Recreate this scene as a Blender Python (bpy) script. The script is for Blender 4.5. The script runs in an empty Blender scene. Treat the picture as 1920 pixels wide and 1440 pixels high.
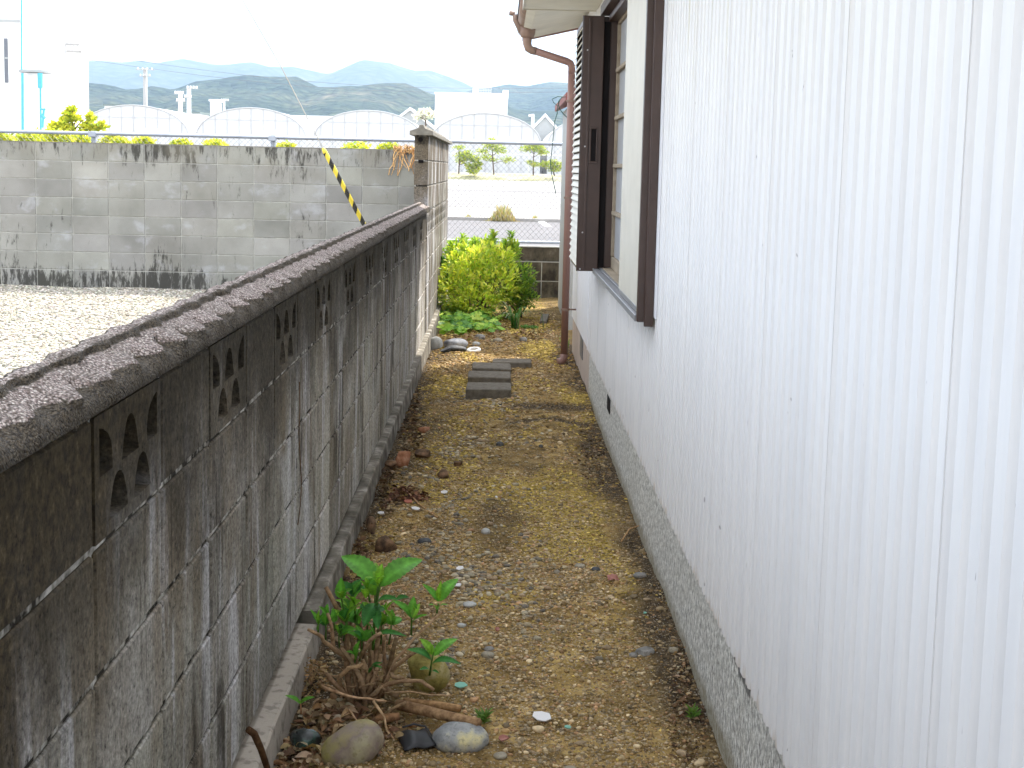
import bpy, math, random
import numpy as np
from mathutils import Vector, Matrix
random.seed(7)
RNG = np.random.default_rng(7)
S = bpy.context.scene
COL = S.collection
rad = math.radians

# ------------------------------------------------------------------ camera
F, CX, CY = 2480.0, 960.0, 600.0          # focal length and principal point in photo pixels (1920 wide)
ROLL = 0.0225
PITCH = 0.11421
YAW = -0.010578
CAM = Vector((0, 0, 1.52))
RM = Matrix.Rotation(YAW, 3, 'Z') @ Matrix.Rotation(math.pi / 2 - PITCH, 3, 'X') @ Matrix.Rotation(ROLL, 3, 'Z')
cd = bpy.data.cameras.new('camera')
cam = bpy.data.objects.new('camera', cd)
COL.objects.link(cam)
cam.matrix_world = Matrix.Translation(CAM) @ RM.to_4x4()
cd.sensor_width = 36.0
cd.lens = F / 1920 * 36.0
cd.shift_y = (CY - 720.0) / 1920.0
cd.clip_start = 0.05
cd.clip_end = 20000
S.camera = cam

# ------------------------------------------------------------------ light
SUN_DIR = Vector((0.47, 0.50, 0.90)).normalized()      # towards the sun: in front and to the right
el = math.asin(SUN_DIR.z)
az = math.atan2(SUN_DIR.x, SUN_DIR.y)
w = bpy.data.worlds.new('World')
S.world = w
w.use_nodes = True
wt = w.node_tree
wt.nodes.clear()
wo = wt.nodes.new('ShaderNodeOutputWorld')
wb = wt.nodes.new('ShaderNodeBackground')
sk = wt.nodes.new('ShaderNodeTexSky')
sk.sky_type = 'NISHITA'
sk.sun_disc = False
sk.sun_elevation = el
sk.sun_rotation = az
sk.air_density = 1.0
sk.dust_density = 4.0
sk.ozone_density = 1.0
wb.inputs['Strength'].default_value = 0.15
# thin bright cloud veil over the blue sky
wtc = wt.nodes.new('ShaderNodeTexCoord')
wns = wt.nodes.new('ShaderNodeTexNoise'); wns.inputs['Scale'].default_value = 1.6; wns.inputs['Detail'].default_value = 4
wmr = wt.nodes.new('ShaderNodeMapRange'); wmr.inputs[1].default_value = .3; wmr.inputs[2].default_value = .7; wmr.inputs[3].default_value = .62; wmr.inputs[4].default_value = .85
wmx = wt.nodes.new('ShaderNodeMix'); wmx.data_type = 'RGBA'
wt.links.new(wtc.outputs['Generated'], wns.inputs['Vector'])
wt.links.new(wns.outputs['Fac'], wmr.inputs[0])
wt.links.new(wmr.outputs[0], wmx.inputs[0])
wt.links.new(sk.outputs[0], wmx.inputs[6])
wmx.inputs[7].default_value = (6.70, 6.70, 6.85, 1)
wt.links.new(wmx.outputs[2], wb.inputs['Color'])
wt.links.new(wb.outputs[0], wo.inputs['Surface'])
sl = bpy.data.lights.new('sun', 'SUN')
sl.energy = 3.0
sl.angle = rad(3.0)
sl.color = (1.0, 0.95, 0.87)
so = bpy.data.objects.new('sun', sl)
COL.objects.link(so)
so.location = (20, 20, 40)
so.rotation_euler = SUN_DIR.to_track_quat('Z', 'Y').to_euler()
S.view_settings.view_transform = 'Standard'
S.view_settings.look = 'None'
S.view_settings.gamma = 1
S.view_settings.use_curve_mapping = False
S.view_settings.exposure = 1.72


# ------------------------------------------------------------------ helpers
def P(px, py, d):
    """photo pixel at forward distance d -> world point"""
    v = RM @ Vector(((px - CX) / F, -(py - CY) / F, -1.0))
    return CAM + v * (d / v.y)


def G(px, py, z=0.0):
    """photo pixel on the horizontal plane z -> world point"""
    v = RM @ Vector(((px - CX) / F, -(py - CY) / F, -1.0))
    return CAM + v * ((z - CAM.z) / v.z)


def vnoise(x, y, seed=0):
    x = np.asarray(x, float); y = np.asarray(y, float)
    xi = np.floor(x).astype(np.int64); yi = np.floor(y).astype(np.int64)
    fx = x - xi; fy = y - yi
    fx = fx * fx * (3 - 2 * fx); fy = fy * fy * (3 - 2 * fy)

    def h(a, b):
        n = (a * 374761393 + b * 668265263 + seed * 1442695041) & 0xffffffff
        n = ((n ^ (n >> 13)) * 1274126177) & 0xffffffff
        return ((n ^ (n >> 16)) & 0xffff) / 65535.0
    return (h(xi, yi) * (1 - fx) + h(xi + 1, yi) * fx) * (1 - fy) + (h(xi, yi + 1) * (1 - fx) + h(xi + 1, yi + 1) * fx) * fy


def fbm(x, y, o=4, seed=0):
    s = 0; a = 0.5; t = 0
    for k in range(o):
        s = s + a * vnoise(x * 2 ** k, y * 2 ** k, seed + k); t += a; a *= 0.5
    return s / t


def tag(o, label=None, cat=None, group=None, kind=None):
    if label: o['label'] = label
    if cat: o['category'] = cat
    if group: o['group'] = group
    if kind: o['kind'] = kind
    return o


def empty(name, loc, label=None, cat=None, group=None):
    o = bpy.data.objects.new(name, None)
    COL.objects.link(o)
    o.location = loc
    o.empty_display_size = 0.1
    return tag(o, label, cat, group)


def link(name, me, parent=None):
    o = bpy.data.objects.new(name, me)
    COL.objects.link(o)
    if parent is not None:
        o.parent = parent
        bpy.context.view_layer.update()
        # vertices are written in world space: cancel the parent's transform
        o.matrix_parent_inverse = parent.matrix_world.inverted()
    return o


def np_mesh(name, V, Fa, mat, parent=None, col=None, smooth=False):
    V = np.asarray(V, np.float32); Fa = np.asarray(Fa, np.int32)
    me = bpy.data.meshes.new(name)
    n, k = Fa.shape
    me.vertices.add(len(V)); me.vertices.foreach_set('co', V.ravel())
    me.loops.add(n * k); me.loops.foreach_set('vertex_index', Fa.ravel())
    me.polygons.add(n)
    me.polygons.foreach_set('loop_start', np.arange(0, n * k, k, dtype=np.int32))
    me.polygons.foreach_set('loop_total', np.full(n, k, dtype=np.int32))
    if smooth: me.polygons.foreach_set('use_smooth', np.ones(n, bool))
    me.update(calc_edges=True)
    if col is not None:
        a = me.color_attributes.new('tint', 'FLOAT_COLOR', 'POINT')
        c = np.ones((len(V), 4), np.float32); c[:, :3] = col
        a.data.foreach_set('color', c.ravel())
    me.materials.append(mat)
    return link(name, me, parent)


class MB:
    def __init__(s):
        s.v = []; s.f = []; s.c = []

    def add(s, vs, fs, c=(1, 1, 1)):
        b = len(s.v)
        s.v += [tuple(p) for p in vs]; s.c += [c] * len(vs)
        s.f += [tuple(i + b for i in f) for f in fs]
        return s

    def box(s, x0, x1, y0, y1, z0, z1, c=(1, 1, 1)):
        if x0 > x1: x0, x1 = x1, x0
        if y0 > y1: y0, y1 = y1, y0
        if z0 > z1: z0, z1 = z1, z0
        vs = [(x, y, z) for z in (z0, z1) for y in (y0, y1) for x in (x0, x1)]
        return s.add(vs, [(0, 2, 3, 1), (4, 5, 7, 6), (0, 1, 5, 4), (2, 6, 7, 3), (0, 4, 6, 2), (1, 3, 7, 5)], c)

    def bbox(s, x0, x1, y0, y1, z0, z1, b, c=(1, 1, 1)):
        """chamfered box"""
        vs = []
        for z, e in ((z0, b), (z0 + b, 0), (z1 - b, 0), (z1, b)):
            i = e
            xa, xb, ya, yb = x0 + i, x1 - i, y0 + i, y1 - i
            q = b
            vs += [(xa + q, ya, z), (xb - q, ya, z), (xb, ya + q, z), (xb, yb - q, z), (xb - q, yb, z), (xa + q, yb, z), (xa, yb - q, z), (xa, ya + q, z)]
        fs = [tuple(range(7, -1, -1)), tuple(range(24, 32))]
        for r in range(3):
            for k in range(8):
                a = r * 8 + k; d = r * 8 + (k + 1) % 8
                fs.append((a, d, d + 8, a + 8))
        return s.add(vs, fs, c)

    def tube(s, pts, r, n=8, c=(1, 1, 1), cap=True):
        pts = [Vector(p) for p in pts]
        rs = r if isinstance(r, (list, tuple)) else [r] * len(pts)
        vs = []; fs = []
        ref = None
        for i, p in enumerate(pts):
            d = (pts[min(i + 1, len(pts) - 1)] - pts[max(i - 1, 0)]).normalized()
            if ref is None:
                ref = d.cross(Vector((0.3, 0.2, 1) if abs(d.z) < 0.8 else (1, 0.1, 0.2))).normalized()
            u = (ref - d * ref.dot(d)).normalized(); ref = u
            v = d.cross(u)
            for k in range(n):
                a = 2 * math.pi * k / n
                vs.append(p + (u * math.cos(a) + v * math.sin(a)) * rs[i])
        for i in range(len(pts) - 1):
            for k in range(n):
                a = i * n + k; b = i * n + (k + 1) % n
                fs.append((a, b, b + n, a + n))
        if cap:
            fs.append(tuple(range(n - 1, -1, -1)))
            fs.append(tuple(range((len(pts) - 1) * n, len(pts) * n)))
        return s.add(vs, fs, c)

    def prism(s, prof, axis, a0, a1, c=(1, 1, 1)):
        """profile of 2D points extruded along an axis ('x': prof=(y,z), 'y': prof=(x,z))"""
        n = len(prof)
        mk = (lambda p, a: (a, p[0], p[1])) if axis == 'x' else ((lambda p, a: (p[0], a, p[1])) if axis == 'y' else (lambda p, a: (p[0], p[1], a)))
        vs = [mk(p, a0) for p in prof] + [mk(p, a1) for p in prof]
        fs = [(i, (i + 1) % n, (i + 1) % n + n, i + n) for i in range(n)]
        fs += [tuple(range(n - 1, -1, -1)), tuple(range(n, 2 * n))]
        return s.add(vs, fs, c)

    def quad(s, a, b, c_, d, c=(1, 1, 1)):
        return s.add([a, b, c_, d], [(0, 1, 2, 3)], c)

    def build(s, name, mat, parent=None, smooth=False, bevel=0):
        me = bpy.data.meshes.new(name)
        me.from_pydata(s.v, [], s.f)
        me.validate()
        at = me.color_attributes.new('tint', 'FLOAT_COLOR', 'POINT')
        arr = np.ones((len(s.v), 4), np.float32)
        arr[:, :3] = np.array(s.c, np.float32).reshape(-1, 3)
        at.data.foreach_set('color', arr.ravel())
        if smooth:
            me.polygons.foreach_set('use_smooth', np.ones(len(me.polygons), bool))
        me.materials.append(mat)
        import bmesh
        bm = bmesh.new(); bm.from_mesh(me)
        bmesh.ops.recalc_face_normals(bm, faces=bm.faces)
        bm.to_mesh(me); bm.free()
        o = link(name, me, parent)
        if bevel:
            m = o.modifiers.new('bevel', 'BEVEL'); m.width = bevel; m.segments = 2; m.limit_method = 'ANGLE'
        return o


# icosphere templates
def ico(sub):
    t = (1 + 5 ** .5) / 2
    v = [(-1, t, 0), (1, t, 0), (-1, -t, 0), (1, -t, 0), (0, -1, t), (0, 1, t), (0, -1, -t), (0, 1, -t), (t, 0, -1), (t, 0, 1), (-t, 0, -1), (-t, 0, 1)]
    v = [np.array(p) / np.linalg.norm(p) for p in v]
    f = [(0, 11, 5), (0, 5, 1), (0, 1, 7), (0, 7, 10), (0, 10, 11), (1, 5, 9), (5, 11, 4), (11, 10, 2), (10, 7, 6), (7, 1, 8), (3, 9, 4), (3, 4, 2), (3, 2, 6), (3, 6, 8), (3, 8, 9), (4, 9, 5), (2, 4, 11), (6, 2, 10), (8, 6, 7), (9, 8, 1)]
    for _ in range(sub):
        nf = []; cache = {}

        def mid(a, b):
            k = (min(a, b), max(a, b))
            if k not in cache:
                m = v[a] + v[b]; v.append(m / np.linalg.norm(m)); cache[k] = len(v) - 1
            return cache[k]
        for a, b, c in f:
            x, y, z = mid(a, b), mid(b, c), mid(c, a)
            nf += [(a, x, z), (b, y, x), (c, z, y), (x, y, z)]
        f = nf
    return np.array(v), np.array(f)


ICO = {k: ico(k) for k in (0, 1, 2, 3)}


def scatter(name, pos, size, flat, cols, mat, sub=0, jit=0.15, parent=None, smooth=True, stretch=0.35):
    """many small stones / tufts in one mesh. pos (n,3), size (n,), cols (n,3)"""
    V, Fa = ICO[sub]
    n = len(pos); m = len(V)
    ang = RNG.random(n) * 2 * np.pi
    sx = size * (1 + stretch * (RNG.random(n) - .3)); sy = size * (1 - stretch * .5 * RNG.random(n)); sz = size * flat * (.7 + .6 * RNG.random(n))
    X = V[None, :, 0] * sx[:, None]; Y = V[None, :, 1] * sy[:, None]; Z = V[None, :, 2] * sz[:, None]
    j = 1 + jit * (RNG.random((n, m)) - .5) * 2
    X = X * j; Y = Y * j; Z = Z * j
    tx = (RNG.random(n) - .5) * .5
    Z2 = Z + X * tx[:, None]
    c, s_ = np.cos(ang)[:, None], np.sin(ang)[:, None]
    W = np.stack([X * c - Y * s_ + pos[:, 0:1], X * s_ + Y * c + pos[:, 1:2], Z2 + pos[:, 2:3]], -1).reshape(-1, 3)
    FF = (Fa[None] + (np.arange(n) * m)[:, None, None]).reshape(-1, 3)
    return np_mesh(name, W, FF, mat, parent, np.repeat(cols, m, 0), smooth)


# ------------------------------------------------------------------ materials
class T:
    def __init__(s, name, rough=0.9, spec=0.25, metal=0.0):
        s.m = bpy.data.materials.new(name); s.m.use_nodes = True
        s.t = s.m.node_tree; s.t.nodes.clear()
        s.out = s.t.nodes.new('ShaderNodeOutputMaterial')
        s.b = s.t.nodes.new('ShaderNodeBsdfPrincipled')
        s.b.inputs['Roughness'].default_value = rough
        s.b.inputs['Specular IOR Level'].default_value = spec
        s.b.inputs['Metallic'].default_value = metal
        s.t.links.new(s.b.outputs[0], s.out.inputs[0])
        s._pos = None

    def N(s, ty, **kw):
        n = s.t.nodes.new(ty)
        for k, v in kw.items():
            setattr(n, k, v)
        return n

    def put(s, sock, val):
        if isinstance(val, bpy.types.NodeSocket): s.t.links.new(val, sock)
        elif isinstance(val, (tuple, list)) and len(val) == 3 and sock.type == 'RGBA': sock.default_value = (*val, 1)
        else: sock.default_value = val

    def pos(s, sc=(1, 1, 1), obj=False):
        if obj: src = s.N('ShaderNodeTexCoord').outputs['Object']
        else: src = s.N('ShaderNodeNewGeometry').outputs['Position']
        m = s.N('ShaderNodeMapping'); s.put(m.inputs['Scale'], sc); s.t.links.new(src, m.inputs['Vector'])
        return m.outputs[0]

    def xyz(s):
        n = s.N('ShaderNodeSeparateXYZ'); s.t.links.new(s.N('ShaderNodeNewGeometry').outputs['Position'], n.inputs[0])
        return n.outputs

    def noise(s, scale, detail=4, sc=(1, 1, 1), rough=.55, obj=False, dist=0):
        n = s.N('ShaderNodeTexNoise'); s.t.links.new(s.pos(sc, obj), n.inputs['Vector'])
        n.inputs['Scale'].default_value = scale; n.inputs['Detail'].default_value = detail; n.inputs['Roughness'].default_value = rough
        n.inputs['Distortion'].default_value = dist
        return n.outputs['Fac']

    def vor(s, scale, sc=(1, 1, 1), out='Distance', feature='F1', obj=False):
        n = s.N('ShaderNodeTexVoronoi'); n.feature = feature
        s.t.links.new(s.pos(sc, obj), n.inputs['Vector']); n.inputs['Scale'].default_value = scale
        return n.outputs[out]

    def ramp(s, fac, pts):
        n = s.N('ShaderNodeValToRGB'); s.t.links.new(fac, n.inputs[0])
        cr = n.color_ramp
        while len(cr.elements) < len(pts): cr.elements.new(0.5)
        for e, (p, c) in zip(cr.elements, pts):
            e.position = p; e.color = (*(c if isinstance(c, tuple) else (c, c, c)), 1)
        return n.outputs[0]

    def step(s, fac, a, b):
        n = s.N('ShaderNodeMapRange'); n.clamp = True; n.interpolation_type = 'SMOOTHSTEP'
        s.t.links.new(fac, n.inputs[0]); n.inputs[1].default_value = a; n.inputs[2].default_value = b
        return n.outputs[0]

    def mix(s, fac, a, b, mode='MIX'):
        n = s.N('ShaderNodeMix'); n.data_type = 'RGBA'; n.blend_type = mode
        s.put(n.inputs[0], fac); s.put(n.inputs[6], a); s.put(n.inputs[7], b)
        return n.outputs[2]

    def math(s, op, a, b=0.0, clamp=False):
        n = s.N('ShaderNodeMath'); n.operation = op; n.use_clamp = clamp
        s.put(n.inputs[0], a); s.put(n.inputs[1], b)
        return n.outputs[0]

    def tint(s):
        n = s.N('ShaderNodeAttribute'); n.attribute_name = 'tint'
        return n.outputs['Color']

    def base(s, c): s.put(s.b.inputs['Base Color'], c); return s

    def bump(s, h, strength=.5, dist=.01):
        n = s.N('ShaderNodeBump'); n.inputs['Strength'].default_value = strength; n.inputs['Distance'].default_value = dist
        s.t.links.new(h, n.inputs['Height'])
        if s.b.inputs['Normal'].is_linked:
            s.t.links.new(s.b.inputs['Normal'].links[0].from_socket, n.inputs['Normal'])
        s.t.links.new(n.outputs[0], s.b.inputs['Normal'])
        return s

    def translucent(s, col, fac):
        tr = s.N('ShaderNodeBsdfTranslucent'); s.put(tr.inputs[0], col)
        mx = s.N('ShaderNodeMixShader'); mx.inputs[0].default_value = fac
        s.t.links.new(s.b.outputs[0], mx.inputs[1]); s.t.links.new(tr.outputs[0], mx.inputs[2]); s.t.links.new(mx.outputs[0], s.out.inputs[0])
        return s


M = {}


def simple(name, c, rough=.8, spec=.25, metal=0, var=.15, nscale=8, bump=0, bs=60, obj=False):
    t = T(name, rough, spec, metal)
    n = t.noise(nscale, 5, obj=obj)
    lo = tuple(x * (1 - var) for x in c); hi = tuple(min(1, x * (1 + var)) for x in c)
    t.base(t.mix(t.tint(), (0, 0, 0), t.ramp(n, [(.3, lo), (.7, hi)]), 'MIX') if False else t.mix(1.0, t.ramp(n, [(.3, lo), (.7, hi)]), t.tint(), 'MULTIPLY'))
    if bump: t.bump(t.noise(bs, 5, obj=obj), bump, .004)
    M[name] = t.m
    return t.m


def wall_mat(name, along, dark_top, near_dark=False, base=((.25, .235, .20), (.40, .385, .345)), mold=.6, white=.5, top_z=1.12):
    """weathered concrete block; along = axis letter running with the wall"""
    t = T(name, .92, .2)
    ax = lambda a, c: (1.3, a, c) if along == 'y' else (a, 1.3, c)
    X = t.xyz()
    b = t.ramp(t.noise(3.1, 6, rough=.65), [(.3, base[0]), (.7, base[1])])
    b = t.mix(1.0, b, t.tint(), 'MULTIPLY')
    bn = t.noise(1.0, 7, ax(2.4, 1.6), .65)
    up = t.step(t.math('ADD', X[2], t.math('MULTIPLY', t.math('SUBTRACT', bn, .5), 1.3)), top_z - .85, top_z - .05)
    b = t.mix(t.math('MULTIPLY', up, mold * .85), b, (.12, .092, .058))
    # broad brown film, soft edged
    b = t.mix(t.math('MULTIPLY', t.step(t.noise(1.0, 8, ax(4.2, 1.1), .66, dist=.4), .46, .60), .55), b, (.155, .115, .068))
    # pale lime runs
    wn = t.math('MULTIPLY', t.noise(1.0, 8, ax(7.5, .9), .62, dist=.3), 1.0)
    b = t.mix(t.math('MULTIPLY', t.step(wn, .50, .66), white), b, (.62, .62, .64))
    pt = t.math('MULTIPLY', t.step(t.noise(1.7, 6, rough=.6), .52, .66), .55)
    b = t.mix(pt, b, (.50, .49, .47))
    # dark runs, broken up by a second blotchy noise
    dn = t.math('MULTIPLY', t.step(t.noise(1.0, 8, ax(11, 1.0), .68, dist=.35), .49, .62), t.step(t.noise(3.2, 5), .36, .60))
    b = t.mix(t.math('MULTIPLY', dn, mold), b, (.042, .034, .024))
    # algae below the coping
    n = t.noise(3.0, 7, (1, 1, .7), .65)
    z = X[2]
    tz = t.step(t.math('ADD', z, t.math('MULTIPLY', t.math('SUBTRACT', n, .5), 1.1)), top_z - dark_top, top_z - .02)
    b = t.mix(t.math('MULTIPLY', tz, .92), b, t.ramp(t.noise(60, 4), [(.35, (.026, .022, .017)), (.7, (.075, .062, .042))]))
    if near_dark:
        nd = t.step(t.math('ADD', X[1], t.math('ADD', t.math('MULTIPLY', t.math('SUBTRACT', z, 1.12), -2.4), t.math('MULTIPLY', t.math('SUBTRACT', n, .5), 2.0))), 2.9, 1.9)
        b = t.mix(t.math('MULTIPLY', nd, .88), b, t.ramp(t.noise(55, 5), [(.35, (.028, .022, .014)), (.62, (.075, .056, .03)), (.8, (.17, .14, .09))]))
    # fine grain
    g = t.noise(95, 6, rough=.75)
    b = t.mix(1.0, b, t.mix(t.step(t.noise(34, 4, rough=.7), .40, .62), t.ramp(g, [(.34, .15), (.44, .72), (.56, 1.12), (.68, 1.8)]), t.ramp(g, [(.34, .55), (.5, 1.0), (.66, 1.35)])), 'MULTIPLY')
    t.base(b)
    t.bump(g, .6, .004)
    t.bump(t.noise(14, 5), .3, .008)
    M[name] = t.m
    return t.m


wall_mat('stained_block', 'y', .50, True, base=((.30, .285, .24), (.48, .46, .41)), mold=.88, white=.75)
wall_mat('tall_block', 'y', .10, False, ((.125, .11, .085), (.205, .185, .15)), .7, .8, 1.85)
t = T('lot_block', .92, .2)                 # the wall at the end of the gravel lot
X = t.xyz()
b = t.ramp(t.noise(2.0, 5), [(.3, (.215, .215, .195)), (.7, (.33, .33, .305))])
b = t.mix(1.0, b, t.tint(), 'MULTIPLY')
b = t.mix(t.math('MULTIPLY', t.step(t.noise(3.2, 5, (1, 1, 1.4)), .55, .72), .55), b, (.44, .45, .48))
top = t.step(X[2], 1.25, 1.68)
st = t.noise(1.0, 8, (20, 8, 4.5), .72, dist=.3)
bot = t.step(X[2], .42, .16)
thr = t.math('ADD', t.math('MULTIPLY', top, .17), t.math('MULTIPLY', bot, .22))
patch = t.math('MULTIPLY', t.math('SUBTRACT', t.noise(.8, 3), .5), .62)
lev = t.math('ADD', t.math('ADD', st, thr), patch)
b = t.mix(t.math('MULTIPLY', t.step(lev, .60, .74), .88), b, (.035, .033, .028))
b = t.mix(t.math('MULTIPLY', t.math('MULTIPLY', top, t.step(t.noise(2.4, 4), .40, .58)), .45), b, (.20, .185, .14))
b = t.mix(t.math('MULTIPLY', t.step(t.noise(110, 2), .62, .74), .35), b, (.1, .1, .09))
t.base(b); t.bump(t.noise(90, 4), .3, .004)
M['lot_block'] = t.m

t = T('kerb_block', .95, .2)                # low wall at the end of the garden, mottled near black
b = t.ramp(t.noise(3.5, 8, (1.6, 1, 1), .7), [(.38, (.03, .026, .02)), (.55, (.10, .085, .06)), (.7, (.2, .18, .14))])
t.base(t.mix(1.0, b, t.tint(), 'MULTIPLY')); t.bump(t.noise(70, 4), .5, .006); M['kerb_block'] = t.m

t = T('mortar', .95, .15)
b = t.ramp(t.noise(22, 5), [(.44, (.03, .026, .02)), (.52, (.26, .245, .21)), (.66, (.60, .58, .53))])
t.base(b); t.bump(t.noise(60, 4), .6, .006); M['mortar'] = t.m
simple('pale_mortar', (.40, .40, .37), .95, .1, var=.25, nscale=10)

t = T('cap_aggregate', .85, .3)             # washed aggregate coping
v = t.vor(210, (1, 1, 1), 'Color'); sep = t.N('ShaderNodeSeparateColor'); t.t.links.new(v, sep.inputs[0])
b = t.ramp(sep.outputs[0], [(0, (.25, .19, .175)), (.35, (.42, .34, .315)), (.7, (.56, .475, .44)), (.9, (.68, .60, .55)), (1, (.80, .74, .65))])
d = t.vor(210, (1, 1, 1))
b = t.mix(t.math('MULTIPLY', t.step(d, .34, .66), .8), b, (.08, .062, .05))
big = t.step(t.noise(5, 5), .40, .62)
b = t.mix(t.math('MULTIPLY', big, .25), b, (.17, .155, .125))
ed = t.tint(); es = t.N('ShaderNodeSeparateColor'); t.t.links.new(ed, es.inputs[0])
lip_dark = t.math('MULTIPLY', t.step(t.math('ADD', t.math('SUBTRACT', 1.0, es.outputs[0]), t.math('MULTIPLY', t.math('SUBTRACT', t.noise(32, 5), .5), .9)), .28, .66), .93)
b = t.mix(lip_dark, b, t.ramp(t.noise(130, 4), [(.35, (.022, .018, .012)), (.7, (.115, .092, .06))]))  # darker speckled colour on the lip and the rib flanks
t.base(b)
t.bump(t.math('SUBTRACT', 1.0, d), 1.0, .006); t.bump(t.noise(40, 4), .5, .01)
M['cap_aggregate'] = t.m

t = T('plinth_concrete', .95, .2)
X = t.xyz()
b = t.ramp(t.noise(9, 6), [(.35, (.09, .08, .06)), (.52, (.21, .19, .155)), (.66, (.42, .39, .34))])
b = t.mix(t.step(t.math('ADD', X[1], t.noise(3, 3)), 4.9, 4.3), b, (.44, .39, .33))
b = t.mix(t.math('MULTIPLY', t.step(t.noise(30, 4), .5, .65), .5), b, (.12, .11, .09))
t.base(b); t.bump(t.noise(50, 5), .5, .006); M['plinth_concrete'] = t.m

t = T('soil', .98, .1)                      # alley earth with moss film
b = t.ramp(t.noise(7, 7, rough=.7), [(.34, (.075, .049, .018)), (.5, (.30, .195, .068)), (.66, (.54, .38, .15))])
sep = t.N('ShaderNodeSeparateColor'); t.t.links.new(t.tint(), sep.inputs[0])
mossf = t.math('MULTIPLY', sep.outputs[1], t.step(t.noise(26, 6, rough=.7), .38, .58))
b = t.mix(mossf, b, t.ramp(t.noise(60, 4), [(.3, (.20, .14, .032)), (.6, (.52, .38, .10)), (.75, (.66, .52, .20))]))
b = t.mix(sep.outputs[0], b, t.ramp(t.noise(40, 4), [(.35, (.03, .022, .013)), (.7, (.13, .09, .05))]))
d = t.vor(120); vc = t.vor(120, out='Color'); s2 = t.N('ShaderNodeSeparateColor'); t.t.links.new(vc, s2.inputs[0])
grit = t.math('MULTIPLY', t.step(d, .42, .3), t.step(s2.outputs[0], .45, .6))
b = t.mix(t.math('MULTIPLY', grit, .75), b, t.ramp(s2.outputs[1], [(0, (.15, .12, .08)), (.5, (.36, .30, .22)), (1, (.55, .50, .42))]))
t.base(b)
t.bump(t.noise(90, 5), .9, .008); t.bump(t.math('MULTIPLY', grit, t.math('SUBTRACT', 1.0, d)), .8, .006)
M['soil'] = t.m

t = T('tinted_stone', .75, .3)
b = t.mix(1.0, t.ramp(t.noise(70, 5, obj=True), [(.3, .72), (.7, 1.2)]), t.tint(), 'MULTIPLY')
t.base(b); t.bump(t.noise(200, 3, obj=True), .25, .002); M['tinted_stone'] = t.m
t = T('tinted_tuft', .98, .05)
t.base(t.tint()); t.bump(t.noise(300, 4), .8, .004); M['tinted_tuft'] = t.m
t = T('pale_gravel', .95, .15)
d = t.vor(42); vc = t.vor(42, out='Color'); s2 = t.N('ShaderNodeSeparateColor'); t.t.links.new(vc, s2.inputs[0])
b = t.ramp(s2.outputs[0], [(0, (.18, .155, .115)), (.3, (.37, .34, .265)), (.7, (.50, .47, .385)), (.92, (.60, .58, .51)), (1, (.42, .31, .18))])
b = t.mix(t.step(d, .35, .75), b, (.19, .17, .13))
b = t.mix(t.math('MULTIPLY', t.step(t.noise(1.2, 4), .5, .7), .22), b, (.42, .36, .26))
t.base(b); t.bump(t.math('SUBTRACT', 1.0, d), .9, .018); M['pale_gravel'] = t.m

# corrugated siding: chalky white enamel with grime and specks of rust
t = T('white_siding', .62, .3)
X = t.xyz()
b = t.ramp(t.noise(3, 5, (1, 5, .5)), [(.3, (.70, .70, .70)), (.7, (.775, .77, .76))])
ms = t.math('MULTIPLY', t.step(t.noise(1.5, 5, (4, 18, .8)), .52, .72), t.math('MULTIPLY', t.step(X[2], 1.45, 2.2), t.math('MULTIPLY', t.step(X[1], 1.9, 2.7), .45)))
b = t.mix(ms, b, (.60, .58, .42))
gr = t.math('MULTIPLY', t.step(t.noise(1.6, 4, (3, 9, .8)), .54, .75), .14)
b = t.mix(gr, b, (.52, .54, .60))
lowr = t.math('MULTIPLY', t.step(t.math('ADD', X[2], t.math('MULTIPLY', t.noise(9, 4, (1, 3, .5)), .22)), .455, .40), .55)
b = t.mix(lowr, b, (.50, .40, .28))
ch = t.math('MULTIPLY', t.step(t.math('ADD', t.noise(30, 3, (1, 2.2, .6)), t.math('MULTIPLY', t.step(X[2], .9, .35), .045)), .738, .765), .85)
b = t.mix(ch, b, (.33, .31, .31))
rs = t.step(t.noise(15, 2, (1, 1.5, .8)), .80, .815)
b = t.mix(rs, b, (.30, .14, .09))
t.base(b); t.bump(t.noise(60, 3, (1, 1, .6)), .03, .004); M['white_siding'] = t.m
simple('white_board', (.78, .79, .82), .5, .4, var=.04)
simple('pink_foundation', (.50, .42, .36), .9, .2, var=.12, bump=.3)

t = T('rough_render', .95, .2)              # brushed mortar foundation
g1 = t.noise(55, 7, (1, 1, .8), .82); g2 = t.noise(1.0, 6, (20, 60, 9), .7, dist=1.2)
b = t.ramp(g1, [(.36, (.10, .10, .09)), (.47, (.48, .48, .44)), (.58, (.95, .95, .90))])
b = t.mix(t.math('MULTIPLY', t.step(g2, .54, .62), .62), b, (.15, .145, .12))
w1 = t.noise(1.0, 5, (16, 45, 6), .6, dist=2.0)
b = t.mix(t.math('MULTIPLY', t.math('MULTIPLY', t.step(w1, .50, .515), t.step(w1, .535, .52)), .8), b, (.62, .58, .48))
X = t.xyz()
b = t.mix(t.math('MULTIPLY', t.step(t.math('ADD', X[2], t.math('MULTIPLY', t.noise(12, 4), .10)), .13, .06), .65), b, (.26, .22, .12))
dx = t.math('SUBTRACT', X[1], 3.12); dz = t.math('SUBTRACT', X[2], .34)
rr = t.math('ADD', t.math('MULTIPLY', t.math('MULTIPLY', dx, dx), 22.), t.math('MULTIPLY', t.math('MULTIPLY', dz, dz), 160.))
rr = t.math('ADD', rr, t.math('MULTIPLY', t.math('SUBTRACT', t.noise(22, 4), .5), 1.6))
b = t.mix(t.math('MULTIPLY', t.step(rr, .7, .45), .8), b, (.07, .07, .07))
t.base(b); t.bump(g1, .9, .008); t.bump(g2, .5, .008); M['rough_render'] = t.m

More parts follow.
